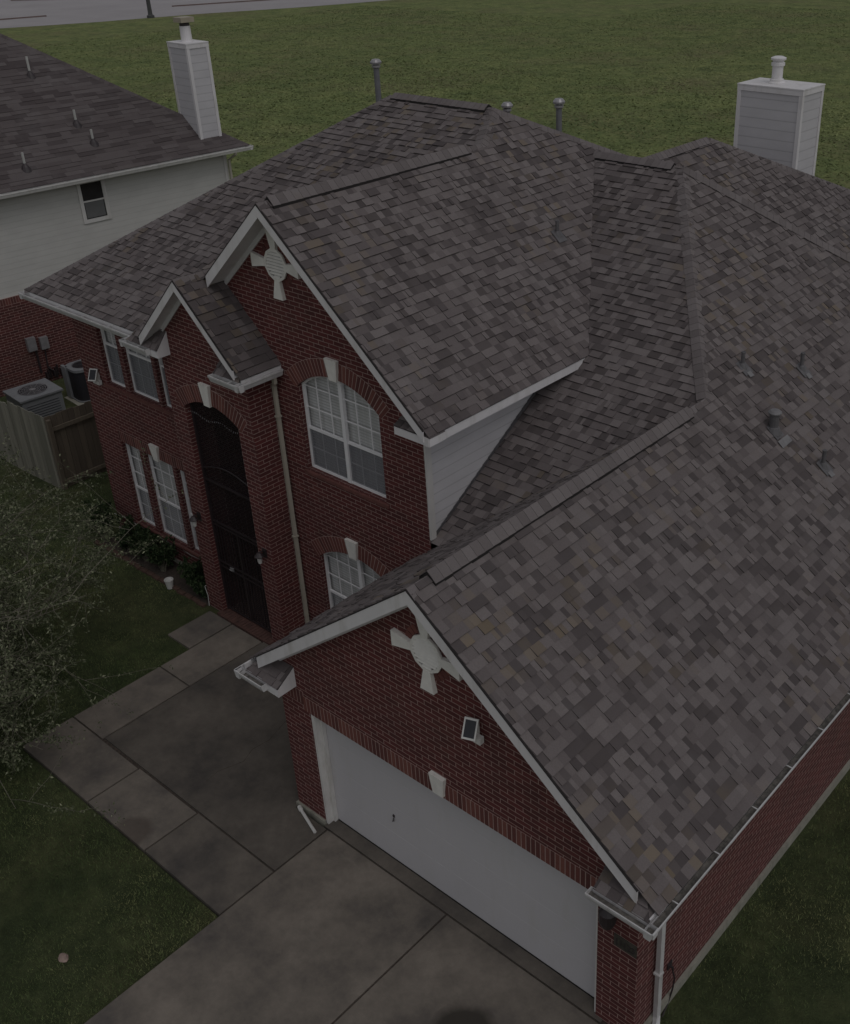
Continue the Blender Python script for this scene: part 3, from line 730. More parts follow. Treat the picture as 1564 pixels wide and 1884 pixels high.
# --- gable vents
def gable_vent(cx, cz, y):
    v = MB(); n = 12; r = .255
    ring = [(cx+r*math.cos(2*math.pi*(i+.5)/n), y-.02, cz+r*math.sin(2*math.pi*(i+.5)/n)) for i in range(n)]
    v.prism([(cx+(r-.02)*math.cos(2*math.pi*(i+.5)/n), y-.018, cz+(r-.02)*math.sin(2*math.pi*(i+.5)/n)) for i in range(n)], (0, .03, 0))
    for i in range(n):
        a, b = Vector(ring[i]), Vector(ring[(i+1) % n]); c = Vector((cx, y-.02, cz)); f = .17
        v.prism([a, b, b+(c-b)*f, a+(c-a)*f], (0, -.025, 0))
    o = v.build('gable_vent', STONE, H)
    l = MB(); bb = MB(); bb.prism([(cx+.215*math.cos(2*math.pi*i/16), y-.0215, cz+.215*math.sin(2*math.pi*i/16)) for i in range(16)], (0, .004, 0)); bb.build('louvre_shade', LEADM, o)  # dark disc added behind the louvres, standing in for the shade between them
    for i in range(9):
        z = cz-.2+i*.05; hw = math.sqrt(max(.001, .212**2-(z-cz)**2))
        l.prism([(cx-hw, y-.024, z+.030), (cx-hw, y-.052, z), (cx-hw, y-.045, z-.006), (cx-hw, y-.022, z+.024)], (2*hw, 0, 0))
    l.build('louvre', STONE, o)
    for q in range(4):
        k = MB(); t = math.pi/2*q; ux, uz = math.cos(t), math.sin(t); px, pz = -uz, ux
        L = .54 if q != 3 else .53
        k.prism([(cx+ux*.24+px*.055*s_, y-.05, cz+uz*.24+pz*.055*s_) for s_ in (-1, 1)]+[(cx+ux*L+px*.11*s_, y-.065, cz+uz*L+pz*.11*s_) for s_ in (1, -1)], (0, .08, 0))
        k.build('keystone', STONE, o)
    for i in range(24):
        if i % 6 == 0: b = MB()
        t = 2*math.pi*(i+.5)/24
        if min(abs(((t-q*math.pi/2+math.pi) % (2*math.pi))-math.pi) for q in range(4)) < .2: continue
        q4 = [(cx+rr*math.cos(tt), y-.007, cz+rr*math.sin(tt)) for rr, tt in ((.26, t-.105), (.37, t-.11), (.37, t+.11), (.26, t+.105))]
        b.prism(q4, (0, .03, 0), rnd.random())
        if i % 6 in (4,): b.build('brick_ring', BUNIT, o)
gable_vent(3.03, 4.32, 0); gable_vent(-2.61, 7.115, D1)

# --- fascias, rakes, soffits, returns
wf = MB(); dk = MB()
def rake(x0, z0, x1, z1, y, h=.17, th=.022, ywall=None):
    wf = MB(); dk = MB()
    wf.prism([(x0, y, z0-.012), (x1, y, z1-.012), (x1, y, z1-h), (x0, y, z0-h)], (0, -th, 0))
    dk.prism([(x0, y+.002, z0+.002), (x1, y+.002, z1+.002), (x1, y+.002, z1-.011), (x0, y+.002, z0-.011)], (0, -th-.006, 0))
    if ywall is not None:
        wf.prism([(x0, y+.0005, z0-h+.03), (x1, y+.0005, z1-h+.03), (x1, y+.0005, z1-h+.045), (x0, y+.0005, z0-h+.045)], (0, ywall-y-.001, 0))
        wf.prism([(x0, ywall-.001, z0-h+.03), (x1, ywall-.001, z1-h+.03), (x1, ywall-.001, z1-h-.07), (x0, ywall-.001, z0-h-.07)], (0, -.02, 0))
    dk.build('drip_edge', DARK, wf.build('rake_board', WHITE, H))
rake(XM, ZR, 6.12, zR(6.12), GF, .20, ywall=0); rake(XM, ZR, -.13, zGL(-.13), GF, .20, ywall=0)
rake(XU, ZU, .60, zU(.60), UF, .18, ywall=D1); rake(XU, ZU, -4.0, zUL(-4.0), UF, .20, ywall=D1)
rake(TX, TZ, -2.99, zTR(-2.99), TF, .17, ywall=D3); rake(TX, TZ, -5.52, zTL(-5.52), TF, .17, ywall=D3)
# eave fascia boards
def fascia(p0, p1, out, h=.15):
    wf = MB()
    p0, p1, o_ = Vector(p0), Vector(p1), Vector(out)
    wf.prism([p0, p1, p1-Vector((0, 0, h)), p0-Vector((0, 0, h))], o_*.02); wf.build('fascia', WHITE, H)
def wbox(a, b, name='soffit'):
    m_ = MB(); m_.box(a, b); m_.build(name, WHITE, H)
fascia((RE-.06, -.28, zR(RE)-.016), (RE-.06, 16, zR(RE)-.016), (1, 0, 0)); fascia((-.31, -.30, zGL(-.33)-.012), (-.31, D1, zGL(-.33)-.012), (-1, 0, 0))
wbox((.60, 2.535, 5.20), (.685, 6.25, zU(.692)-.012)); wbox((.27, 2.58, 5.19), (.60, 6.2, 5.205))
fascia((-9.75, 2.31, zM(2.29)-.012), (-6.0, 2.31, zM(2.29)-.012), (0, -1, 0)); wbox((-9.75, 2.31, 5.262), (-5.39, D2, 5.275))
wbox((-9.75, 2.31, 5.27), (-9.72, 14.2, 5.42)); wbox((-9.72, 2.84, 5.262), (-9.27, 14.2, 5.275))
fascia((-2.875, 2.09, zTR(-2.845)-.014), (-2.875, D1, zTR(-2.845)-.014), (1, 0, 0)); wbox((-3.084, 2.1, 5.26), (-2.876, D1, 5.275))
wbox((6.04, -.2, 2.47), (6.31, 16, 2.485)); wbox((-.30, -.2, 2.47), (-.002, D1, 2.485))

def ret(x0, x1, yf, yw, z0, zr, corner, hip, capend, gut=True, seed=0):
    """cornice return: boxed eave across the gable foot with its own small shingled roof.
    corner = x of the outer corner side, capend = x of the free inner end"""
    lo, hi = min(x0, x1), max(x0, x1); rt_ = MB(); rb = MB(); rdk = MB()
    rb.box((lo, yf, z0-.13), (hi, yw-.001, z0-.012))
    # sloping shingle top from front to wall; hip towards the outer corner
    dirx = 1 if capend > corner else -1
    top = (corner+dirx*hip, yw-.002, zr)
    ce = (capend, yw-.002, zr)
    shingle_plane(rt_, rdk, [(corner, yf, z0), (capend, yf, z0), ce, top], seed, exposure=.12, darken=.05)
    q = [(corner, yf, z0-.004), (corner, yw-.002, z0-.004), top]
    rt_.face(q, .5)
    rb.prism([(capend, yf, z0-.012), (capend, yw-.002, z0-.012), (capend, yw-.002, zr-.006)], (-dirx*.012, 0, 0))
    b_ = rb.build('cornice_return', WHITE, H); rt_.build('return_roof', SHIN, b_); rdk.build('roof_deck', FELT, b_)
ret(-.33, .376, -.31, 0, 2.59, 2.79, -.33, .22, .376, seed=901)
ret(6.345, 5.62, -.31, 0, 2.59, 2.78, 6.345, .25, 5.62, seed=902)
ret(.70, .0, 2.545, D1, 5.33, 5.48, .70, .25, .0, seed=903)
ret(-5.98, -5.10, 2.08, D3, 5.37, 5.66, -5.98, .25, -5.10, seed=904)
ret(-2.90, -3.56, 2.08, D3, 5.37, 5.62, -2.90, .25, -3.56, seed=905)
wbox((-5.98, 2.33, 5.24), (-5.39, D2, 5.26))

gutter_run((6.46, -.42, 2.61), (6.46, 16.2, 2.61), (1, 0, 0), H, GUT); gutter_run((6.445, -.425, 2.612), (5.60, -.425, 2.612), (0, -1, 0), H, GUT, hang=False)
gutter_run((-.43, -.42, 2.61), (-.43, D1-.02, 2.61), (-1, 0, 0), H, GUT, hang=False); gutter_run((-.42, -.425, 2.612), (.16, -.425, 2.612), (0, -1, 0), H, GUT, hang=False)
gutter_run((-9.85, 2.194, 5.385), (-6.02, 2.194, 5.385), (0, -1, 0), H, GUT); gutter_run((-9.86, 2.2, 5.387), (-9.86, 14.3, 5.387), (-1, 0, 0), H, GUT, hang=False)
gutter_run((-6.06, 1.975, 5.382), (-5.30, 1.975, 5.382), (0, -1, 0), H, GUT, width=.10); gutter_run((-6.07, 1.98, 5.384), (-6.07, 2.20, 5.384), (-1, 0, 0), H, GUT, width=.09, hang=False)
gutter_run((-3.56, 1.965, 5.382), (-2.79, 1.965, 5.382), (0, -1, 0), H, GUT, width=.11); gutter_run((-2.79, 1.97, 5.384), (-2.79, D1-.02, 5.384), (1, 0, 0), H, GUT, width=.11, hang=False)
def downspout(pts, mat=GUT, r=.042, strap=()):
    d = MB(); d.tube(pts, r, 4)
    for z in strap:
        x, y = pts[2][0], pts[2][1]; d.box((x-.045, y-.045, z), (x+.045, y+.045, z+.03))
    return d.build('downspout', mat, H)
downspout([(-2.86, 2.70, 5.28), (-2.88, 2.72, 5.17), (-3.02, 2.80, 5.06), (-3.02, 2.80, .12), (-3.0, 2.70, .05)], CREAMP, strap=(4.5, 2.2))
downspout([(6.38, .18, 2.50), (6.36, .2, 2.42), (6.105, .36, 2.22), (6.105, .38, .12), (6.13, .34, .03), (6.17, .16, -.03)], GUT, .045, strap=(1.9, .9))
# loose outlet pipe on the concrete near the garage corner
pp = MB(); pp.tube([(.10, -.07, .03), (.62, -.235, .024)], .024, 8); pp.tube([(.06, -.055, .032), (.13, -.08, .031)], .034, 8)
tag(pp.build('drain_pipe', POTM), 'short white plastic drain pipe lying on the concrete at the garage corner', 'pipe')

# --- garage door
gd = MB(); gd.box((DL+.05, .165, .005), (DR-.03, .20, DH-.03))
for i in range(1, 4): pass
god = gd.build('garage_door', DOORP, H)
ln = MB()
for z in (.53, 1.06, 1.59): ln.box((DL+.05, .1635, z-.003), (DR-.03, .166, z+.003))
ln.build('panel_seam', DOORP, god)
hd = MB(); hd.box((1.925, .15, .87), (1.955, .165, .91)); hd.tube([(1.93, .14, .80), (1.96, .13, .83), (1.94, .15, .86)], .010, 6); hd.build('handle', BLACKM, god)
wt = MB(); wt.box((DL+.05, .155, -.004), (DR-.03, .195, .012)); wt.build('weather_strip', DARK, god)
gf = MB(); gf.box((DL+.002, .005, 0), (DL+.045, .19, DH-.002)); gf.box((DL+.045, .10, 0), (DL+.085, .163, DH-.002)); gf.box((DR-.035, .02, 0), (DR-.002, .19, DH-.002)); gf.box((DL+.045, .02, DH-.035), (DR-.035, .19, DH-.002))
gf.build('garage_door_frame', TRIM, H)

# --- windows
SCREENL = glass_mat('light_insect_screen', (.30, .30, .33), rough=.7, trans=.72)
def window(x0, x1, z0, z1, y, cols, rail, mun_top, mun_low, arch=None, parent=H, units=1, screen=True, label=None):
    fr = MB(); w_ = .042; yf = y+.085
    zt = lambda x: z1
    if arch is not None:
        c, zc, r, a = arch; zt = lambda x: zc+math.sqrt(max(0, r*r-(x-c)**2))
    fr.box((x0, yf, z0), (x1, yf+.05, z0+w_)); fr.box((x0, yf, z0+w_), (x0+w_, yf+.05, zt(x0+w_)-.002)); fr.box((x1-w_, yf, z0+w_), (x1, yf+.05, zt(x1-w_)-.002))
    if arch is None: fr.box((x0+w_, yf, z1-w_), (x1-w_, yf+.05, z1))
    else:
        for i in range(12):
            xa = x0+(x1-x0)*i/12; xb = x0+(x1-x0)*(i+1)/12
            fr.prism([(xa, yf+.001, zt(xa)), (xb, yf+.001, zt(xb)), (xb, yf+.001, zt(xb)-w_), (xa, yf+.001, zt(xa)-w_)], (0, .05, 0))
    ux = [x0+w_*.5+(x1-x0-w_)*i/units for i in range(units+1)]
    for xm in ux[1:-1]: fr.box((xm-.038, yf-.012, z0+.002), (xm+.038, yf+.05, zt(xm)-.01))
    f = fr.build('window', VINYL, parent)
    if label: f['label'] = label
    mu = MB(); gl = MB(); scn = MB()
    for a, b in zip(ux[:-1], ux[1:]):
        mu.box((a+.02, yf+.008, rail-.022), (b-.02, yf+.046, rail+.022))
        for k in range(1, cols):
            xm = a+(b-a)*k/cols
            mu.box((xm-.009, yf+.022, rail+.02), (xm+.009, yf+.034, zt(xm)-w_*.6)); mu.box((xm-.008, yf+.030, z0+w_), (xm+.008, yf+.040, rail-.02))
        for z in mun_top: mu.box((a+.02, yf+.0215, z-.009), (b-.02, yf+.0345, z+.009))
        for z in mun_low: mu.box((a+.02, yf+.0295, z-.008), (b-.02, yf+.0405, z+.008))
    mu.build('glazing_bar', VINYL, f)
    n = 12; pts = [(x0+(x1-x0)*i/n, yf+.038, zt(x0+(x1-x0)*i/n)) for i in range(n+1)]
    gl.face([(x0, yf+.038, z0)]+[(x1, yf+.038, z0)]+pts[::-1]); gl.build('pane', GLASS, f)
    if screen: scn.face([(x0+.03, yf+.018, z0+.03), (x1-.03, yf+.018, z0+.03), (x1-.03, yf+.018, rail-.02), (x0+.03, yf+.018, rail-.02)]); scn.build('insect_screen', SCREENL if z0 < 1 else SCREEN, f)
    cu = MB(); cu.face([(x0-.12, yf+.09, z0-.1), (x1+.12, yf+.09, z0-.1), (x1+.12, yf+.09, z1+.05), (x0-.12, yf+.09, z1+.05)]); cu.build('blind', BLINDS, f)
    return f
zoff = 3.20
window(WX0, WX1, 3.69, 5.5, D1, 3, 4.42, (4.79, 5.16), (4.06,), infU, units=2, label='upper arched window with white grid bars')
window(WX0, WX1, .50, 2.3, D1, 3, 1.22, (1.59, 1.96), (.86,), infL, units=2, label='lower arched window partly behind the garage roof')
for (a, b), c in zip(WG, (2, 3, 2)):
    window(a, b, .52, 2.43, D2, c, 1.325, (1.688, 2.035), (.93,))
    window(a, b, 3.665, 5.15, D2, c, 4.48, (4.80,), (4.08,))

# --- entry gate
gt = MB(); yg = 2.44
def bar(x0, z0, x1, z1, r=.012, y=yg): gt.box((min(x0, x1)-r, y-r, min(z0, z1)-r), (max(x0, x1)+r, y+r, max(z0, z1)+r))
gx0, gx1 = AX0+.02, AX1-.02
for x in (gx0, gx1): bar(x, .05, x, 4.33, .022)
for z in (.08, 1.04, 1.14, 1.95, 2.02, 2.88): bar(gx0, z, gx1, z, .016)
n = 15
for i in range(1, n):
    x = gx0+(gx1-gx0)*i/n; bar(x, .08, x, 1.95, .007)
pts = [(gx0+(gx1-gx0)*i/10, yg, 3.1+.16*math.sin(math.pi*i/10)) for i in range(11)]; gt.tube(pts, .014, 6)
bar((gx0+gx1)/2, .08, (gx0+gx1)/2, 1.95, .018)
for i in range(14):    # scroll work in the lower panels
    x = gx0+.08+i*(gx1-gx0-.16)/13; cz = .42+.16*math.sin(i*1.3)
    gt.tube([(x+.035*math.cos(t), yg-.006, cz+.05*math.sin(t)) for t in np.linspace(0, 5.2, 9)], .005, 4)
gate = gt.build('entry_gate', BLACKM, H); gate['label'] = 'tall black wrought iron security gate in the arched entry'
lt = MB()
for i in range(1, 34):
    x = gx0+(gx1-gx0)*i/34; lt.box((x-.0052, yg+.02, .10), (x+.0052, yg+.026, 4.45))
for i in range(98):
    z = .12+i*.044; lt.box((gx0, yg+.027, z-.0052), (gx1, yg+.033, z+.0052))
lt.build('lattice', BLACKM, gate)
hn = MB(); hn.box((-4.60, yg-.03, 1.06), (-4.50, yg-.018, 1.13)); hn.tube([(-4.58, yg-.02, 1.1), (-4.58, yg-.06, 1.1), (-4.49, yg-.06, 1.1)], .009, 6); hn.build('handle', GREYM, gate)
ic = MB()
for i in range(26):
    x = AX0+.03+(AX1-AX0-.06)*i/25; l = rnd.uniform(.012, .035); zc = 4.24+.03*math.sin(i*.5)
    ic.tube([(x, D3+.03, zc), (x+rnd.uniform(-.006, .006), D3+.03, zc-l)], .0055, 5)
tag(ic.build('string_lights', GREYM), 'row of small white icicle lights strung across the top of the entry arch', 'string lights')

# --- wall lanterns, security lights, house number
def lantern(x, y, z, out=(0, -1)):
    b = MB(); ox, oy = out
    b.box((x-.05, y-.0, z-.02), (x+.05, y-.02, z+.14)); b.tube([(x, y-.01, z+.10), (x, y-.10, z+.13), (x, y-.13, z+.09)], .012, 6)
    b.lathe((x, y-.13, z), [(.001, .13), (.03, .12), (.085, .055), (.085, .045), (.001, .05)], 10)
    o = b.build('wall_lantern', BLACKM, H)
    g_ = MB(); g_.lathe((x, y-.13, z-.09), [(.001, 0), (.03, 0), (.042, .06), (.045, .135), (.001, .135)], 10); g_.build('lantern_glass', POTM, o); return o
lantern(-5.16, D3, 2.0); lantern(-3.29, D3, 1.95)
l3 = MB(); l3.box((5.62, -.002, 1.98), (5.78, -.03, 2.2)); l3.lathe((5.70, -.13, 1.9), [(.001, 0), (.07, .0), (.10, .08), (.10, .22), (.04, .3), (.001, .32)], 12); l3.tube([(5.7, -.02, 2.15), (5.7, -.13, 2.2)], .015, 6)
l3.build('wall_lantern', BLACKM, H)
def sollight(x, y, z, yaw, tilt):
    m = Matrix.Translation((x, y, z)) @ Matrix.Rotation(yaw, 4, 'Z') @ Matrix.Rotation(tilt, 4, 'X')
    b = MB(); b.box((-.085, -.015, -.125), (.085, .012, .125), m=m); b.box((-.05, .012, -.05), (.05, .10, .05), m=m)
    b.box((x-.10, y+.02, z-.20), (x-.0, y+.09, z-.11)); b.box((x+.02, y+.02, z-.20), (x+.12, y+.09, z-.11)); b.box((x-.035, y+.06, z-.16), (x+.035, y+.115, z+.02))
    o = b.build('security_light', POTM, H)
    p = MB(); p.box((-.065, -.019, -.10), (.065, -.0155, .10), m=m); p.build('solar_panel', SOLARM, o); return o
sollight(3.76, -.13, 3.67, R(20), R(-32)); sollight(-8.70, D2-.12, 3.80, R(28), R(-35))
pl = MB(); pl.box((5.715, -.001, 1.475), (6.02, -.012, 1.665)); plq = pl.build('number_plaque', plain('plaque_slate', (.050, .045, .036), .6, .4, 14), H)
for k, ch_ in enumerate('11123'):
    tc = bpy.data.curves.new('digits', 'FONT'); tc.body = ch_; tc.size = .13; tc.extrude = .003; tc.align_x = 'CENTER'
    to = bpy.data.objects.new('digit', tc); COL.objects.link(to); bpy.context.view_layer.update()
    tm = bpy.data.meshes.new_from_object(to.evaluated_get(bpy.context.evaluated_depsgraph_get())); bpy.data.objects.remove(to)
    tm.transform(Matrix.Translation((5.755+k*.055, -.015, 1.522)) @ Matrix.Rotation(R(90), 4, 'X')); tm.materials.clear(); tm.materials.append(BLACKM)
    to = bpy.data.objects.new('digit', tm); COL.objects.link(to); to.parent = plq
hb = MB(); hb.tube([(6.035, .72, .62), (6.09, .72, .62), (6.09, .72, .58)], .015, 6); hb.tube([(6.09, .72, .56), (6.10, .76, .4), (6.09, .75, .2), (6.07, .70, -.02), (6.11, .5, -.05)], .011, 6); hb.box((6.034, .67, .58), (6.05, .77, .68))
hb.build('hose_tap', BLACKM, H)

# --- roof pipes
def roof_pipe(x, y, z, h, r=.032, flash=True, name='plumbing_vent', mat=LEADM, slope=(-S, 0), cap=None):
    p = MB(); p.tube([(x, y, z-.05), (x, y, z+h)], r, 12); p.lathe((x, y, z+h), [(r+.004, -.02), (r+.004, .004), (r*.6, .004), (r*.6, -.03), (.001, -.03)], 12)
    o = p.build(name, mat, H)
    if flash:
        n = Vector((-slope[0], -slope[1], 1)).normalized(); u_ = Vector((slope[0], slope[1], slope[0]**2+slope[1]**2)).normalized(); s_ = n.cross(u_)
        c = Vector((x, y, z))+n*.02; f = MB()
        f.prism([c+u_*.10+s_*.11, c+u_*.10-s_*.11, c-u_*.16-s_*.11, c-u_*.16+s_*.11], n*.004)
        f.lathe((x, y, z), [(r+.06, -.05), (r+.012, .06), (r+.002, .07)], 12); f.build('flashing', LEADM, o)
    return o
for x, y, h in ((2.89, 7.31, .25), (3.32, 8.52, .28), (4.44, 7.21, .27)):
    o = roof_pipe(x, y, zR(x), h)
    w_ = MB(); n = Vector((S, 0, 1)).normalized(); d_ = Vector((1, 0, -S)).normalized(); c = Vector((x, y, zR(x)))+d_*.17+n*.026; yv = Vector((0, 1, 0))
    w_.prism([c+d_*.05+yv*.06, c-d_*.05+yv*.05, c-d_*.05-yv*.05, c+d_*.04-yv*.06], n*.005); w_.build('paint_patch', MATS['dull_patch'] if 'dull_patch' in MATS else plain('dull_patch', (.17, .165, .17), .9, .2, 9), o)
roof_pipe(-.92, 7.52, zU(-.92), .25, slope=(-SU, 0))
x, y = 3.74, 6.84; z = zR(x)
o = roof_pipe(x, y, z, .27, .075, name='exhaust_vent', mat=LEADM)
c_ = MB(); c_.lathe((x, y, z+.24), [(.06, 0), (.06, .05), (.10, .045), (.105, .065), (.07, .095), (.001, .105)], 16); c_.build('rain_cap', plain('dull_cap', (.17, .165, .17), .75, .15, 9), o)
pt = MB(); n = Vector((S, 0, 1)).normalized(); d_ = Vector((1, 0, -S)).normalized(); c = Vector((x, y, z))+d_*.24+n*.03; yv = Vector((0, 1, 0))
pt.prism([c+d_*.06+yv*.16, c-d_*.06+yv*.16, c-d_*.06-yv*.14, c+d_*.07-yv*.15], n*.005); pt.build('paint_patch', MATS['dull_patch'] if 'dull_patch' in MATS else plain('dull_patch', (.17, .165, .17), .9, .2, 9), o)
def flue(x, y, z0, z1, r=.055, name='roof_flue'):
    p = MB(); p.tube([(x, y, z0), (x, y, z1)], r, 12); o = p.build(name, plain('flue_paint', (.13, .13, .14), .6, .1, 6) if 'flue_paint' not in MATS else MATS['flue_paint'], H)
    c = MB(); c.lathe((x, y, z1-.08), [(r+.01, 0), (r+.03, .02), (r+.03, .06), (r*.9, .07), (r*.9, .10), (r+.055, .085), (r+.06, .12), (r+.02, .17), (.001, .185)], 14)
    c.build('flue_cap', GREYM, o); return o
flue(-7.20, 9.5, 5.8, 8.83, .06); flue(-2.49, 9.6, 6.8, 8.46, .055); flue(-3.663, 9.5, 6.8, 8.30, .055)
roof_pipe(-9.32+.9, 9.0, 6.0, 1.33, .035, False)

# --- right chimney
def chimney(parent, org, ux, uy, w_, d_, z0, z1, side):
    """box with corner boards; ux, uy horizontal unit vectors"""
    o_, ux, uy = Vector(org), Vector(ux), Vector(uy)
    c = MB(); P = lambda a, b, z: o_+ux*a+uy*b+Vector((0, 0, z))
    q = [(0, 0), (w_, 0), (w_, d_), (0, d_)]
    for i in range(4):
        a, b = q[i], q[(i+1) % 4]; c.face([P(*a, z0), P(*b, z0), P(*b, z1), P(*a, z1)])
    ch = c.build('chimney', side, parent)
    t = MB(); m = .09; e = .018
    for (a, b) in ((-e, -e), (w_-m+e, -e), (w_-m+e, d_-m+e), (-e, d_-m+e)):
        t.prism([P(a, b, z0), P(a+m, b, z0), P(a+m, b+m, z0), P(a, b+m, z0)], (0, 0, z1-z0-.002))
    t.prism([P(-e-.004, -e-.004, z1-.13), P(w_+e+.004, -e-.004, z1-.13), P(w_+e+.004, d_+e+.004, z1-.13), P(-e-.004, d_+e+.004, z1-.13)], (0, 0, .11))
    t.prism([P(-.03, -.03, z1-.018), P(w_+.03, -.03, z1-.018), P(w_+.03, d_+.03, z1-.018), P(-.03, d_+.03, z1-.018)], (0, 0, .025))
    t.build('chimney_trim', WHITE, ch); return ch
ang = math.atan2(-.10, 1.5)
ux = Vector((math.cos(ang*.5), math.sin(ang*.5), 0)); uy = Vector((-ux.y, ux.x, 0))
chR = chimney(H, (-2.161, 15.72, 0), ux, uy, 1.575, .92, 4.6, 8.046, CHSIDE); chR['label'] = 'wide white clad chimney behind the rear roof'
fp = MB(); c0 = (-1.485, 16.18, 8.046)
fp.lathe(c0, [(.19, 0), (.19, .02), (.155, .05), (.155, .09), (.12, .10), (.12, .36), (.15, .37), (.15, .43), (.125, .44), (.125, .47), (.165, .49), (.17, .53), (.10, .56), (.001, .565)], 20); fp.build('flue_pipe', WHITE, chR)

# ================================================================== NEIGHBOUR HOUSE
NC = Vector((-17.18, 13.404, 0)); NE = Vector((.0768, .997, 0)); NP = Vector((.997, -.0768, 0))
def NB(u, v, z): return NC+NE*u+NP*v+Vector((0, 0, z))
NH = thing('cream_house', NB(-8, -6, -.12), 'neighbouring house with brick below and cream siding above and a plain dark roof', 'house')
nr = MB(); nd = MB(); NSL = .69
nz = lambda v: 5.4+NSL*(-v)
RV = 6.2; back = lambda v: v       # 45 degree hip
shingle_plane(nr, nd, [NB(.02, .02, nz(.02)), NB(-RV, -RV, nz(-RV)), NB(-15.5, -RV, nz(-RV)), NB(-21.7, .02, nz(.02))], 77, exposure=.143, wmin=.25, wmax=.6, relief=.8)
shingle_plane(nr, nd, [NB(.02, .02, nz(.02)), NB(-RV, -RV, nz(-RV)), NB(.02, -2*RV, nz(.02))], 78, exposure=.143, wmin=.25, wmax=.6)
nd.face([NB(-RV, -RV, nz(-RV)), NB(-15.5, -RV, nz(-RV)), NB(-21.7, -2*RV, 5.4), NB(.02, -2*RV, 5.4)]); nd.face([NB(-15.5, -RV, nz(-RV)), NB(-21.7, .02, 5.4), NB(-21.7, -2*RV, 5.4)])
nr.build('roof', SHIN2, NH); nd.build('roof_deck', FELT, NH)
nc = MB()
def ncap(a, b, ga, gb, s_): cap_row(nc, a, b, ga, gb, .12, .012, s_)
dd = NB(-RV, -RV, nz(-RV))-NB(0, 0, nz(0))
n1 = (NP*NSL+Vector((0, 0, 1))).normalized(); n2 = (NE*NSL+Vector((0, 0, 1))).normalized()
def perp(n, d): s_ = n.cross(d).normalized(); return s_ if s_.z < 0 else -s_
ncap(NB(0, 0, nz(0)), NB(-RV, -RV, nz(-RV)), perp(n1, dd), perp(n2, dd), 5)
nc.build('ridge_cap', SHIN2, NH)
def nwall(mb, u0, u1, v, z0, z1): mb.face([NB(u0, v, z0), NB(u1, v, z0), NB(u1, v, z1), NB(u0, v, z1)])
ns = MB(); nwall(ns, -21.3, -.55, -.45, 2.58, 5.3); 
ns.face([NB(-.55, -.45, -.12), NB(-.55, -12, -.12), NB(-.55, -12, 5.3), NB(-.55, -.45, 5.3)]); ns.face([NB(-21.3, -.45, -.12), NB(-21.3, -12, -.12), NB(-21.3, -12, 5.3), NB(-21.3, -.45, 5.3)])
ns.build('siding_wall', SIDINGN, NH)
nb_ = MB(); nwall(nb_, -21.3, -.55, -.42, -.12, 2.40); nb_.build('brick_wall', BRICK2, NH)
nsol = MB(); u = -21.3
while u < -.6:
    a = [NB(u+.004, -.414, 2.40), NB(u+.068, -.414, 2.40), NB(u+.068, -.414, 2.585), NB(u+.004, -.414, 2.585)]; nsol.prism(a, -NP*.03, rnd.random()); u += .072
nsol.build('soldier_course', BUNIT, NH)
nmb = MB(); nmb.prism([NB(-21.3, -.416, 2.395), NB(-.55, -.416, 2.395), NB(-.55, -.416, 2.592), NB(-21.3, -.416, 2.592)], -NP*.03); nmb.build('mortar_bed', MORTAR, NH)
nf = MB()
def nbox(mb, u0, u1, v0, v1, z0, z1, tone=.5): mb.prism([NB(u0, v0, z0), NB(u1, v0, z0), NB(u1, v1, z0), NB(u0, v1, z0)], (0, 0, z1-z0), tone)
nbox(nf, -21.6, 0, -.03, -.005, 5.24, 5.392); nbox(nf, -21.6, 0, -.45, -.03, 5.262, 5.275); nbox(nf, -.02, .0, -12, -.03, 5.24, 5.392); nbox(nf, -.55, -.02, -12, -.45, 5.262, 5.275)
nbox(nf, -.66, -.545, -.449, -.425, 2.6, 5.26); nf.build('fascia', TRIM, NH)
gutter_run(NB(-21.6, .11, 5.37), NB(.08, .11, 5.37), NP, NH, TRIM); gutter_run(NB(.11, .1, 5.372), NB(.11, -12, 5.372), NE, NH, TRIM, hang=False)
nds = MB(); nds.tube([NB(-.5, .05, 5.27), NB(-.5, .03, 5.2), NB(-.52, -.36, 5.0), NB(-.52, -.36, 0)], .045, 4); nds.build('downspout', CREAMP, NH)
# window
nw = MB(); U0, U1, Z0, Z1 = -5.19, -4.58, 4.15, 5.12; v_ = -.449
nbox(nw, U0-.10, U0, v_, v_+.04, Z0-.1, Z1+.08); nbox(nw, U1, U1+.10, v_, v_+.04, Z0-.1, Z1+.08); nbox(nw, U0, U1, v_, v_+.04, Z0-.1, Z0); nbox(nw, U0, U1, v_, v_+.04, Z1, Z1+.08)
nbox(nw, U0, U1, v_+.005, v_+.032, (Z0+Z1)/2-.02, (Z0+Z1)/2+.02)
nwo = nw.build('window', TRIM, NH)
npn = MB(); nwall(npn, U0, U1, v_+.012, Z0, Z1); npn.build('pane', plain('dull_pane', (.035, .035, .035), .2, .2, 3), nwo)
nsn = MB(); nwall(nsn, U0+.03, U1-.03, v_+.016, Z0+.03, (Z0+Z1)/2-.02); nsn.build('insect_screen', plain('grey_screen', (.13, .13, .13), .8, .1, 3), nwo)
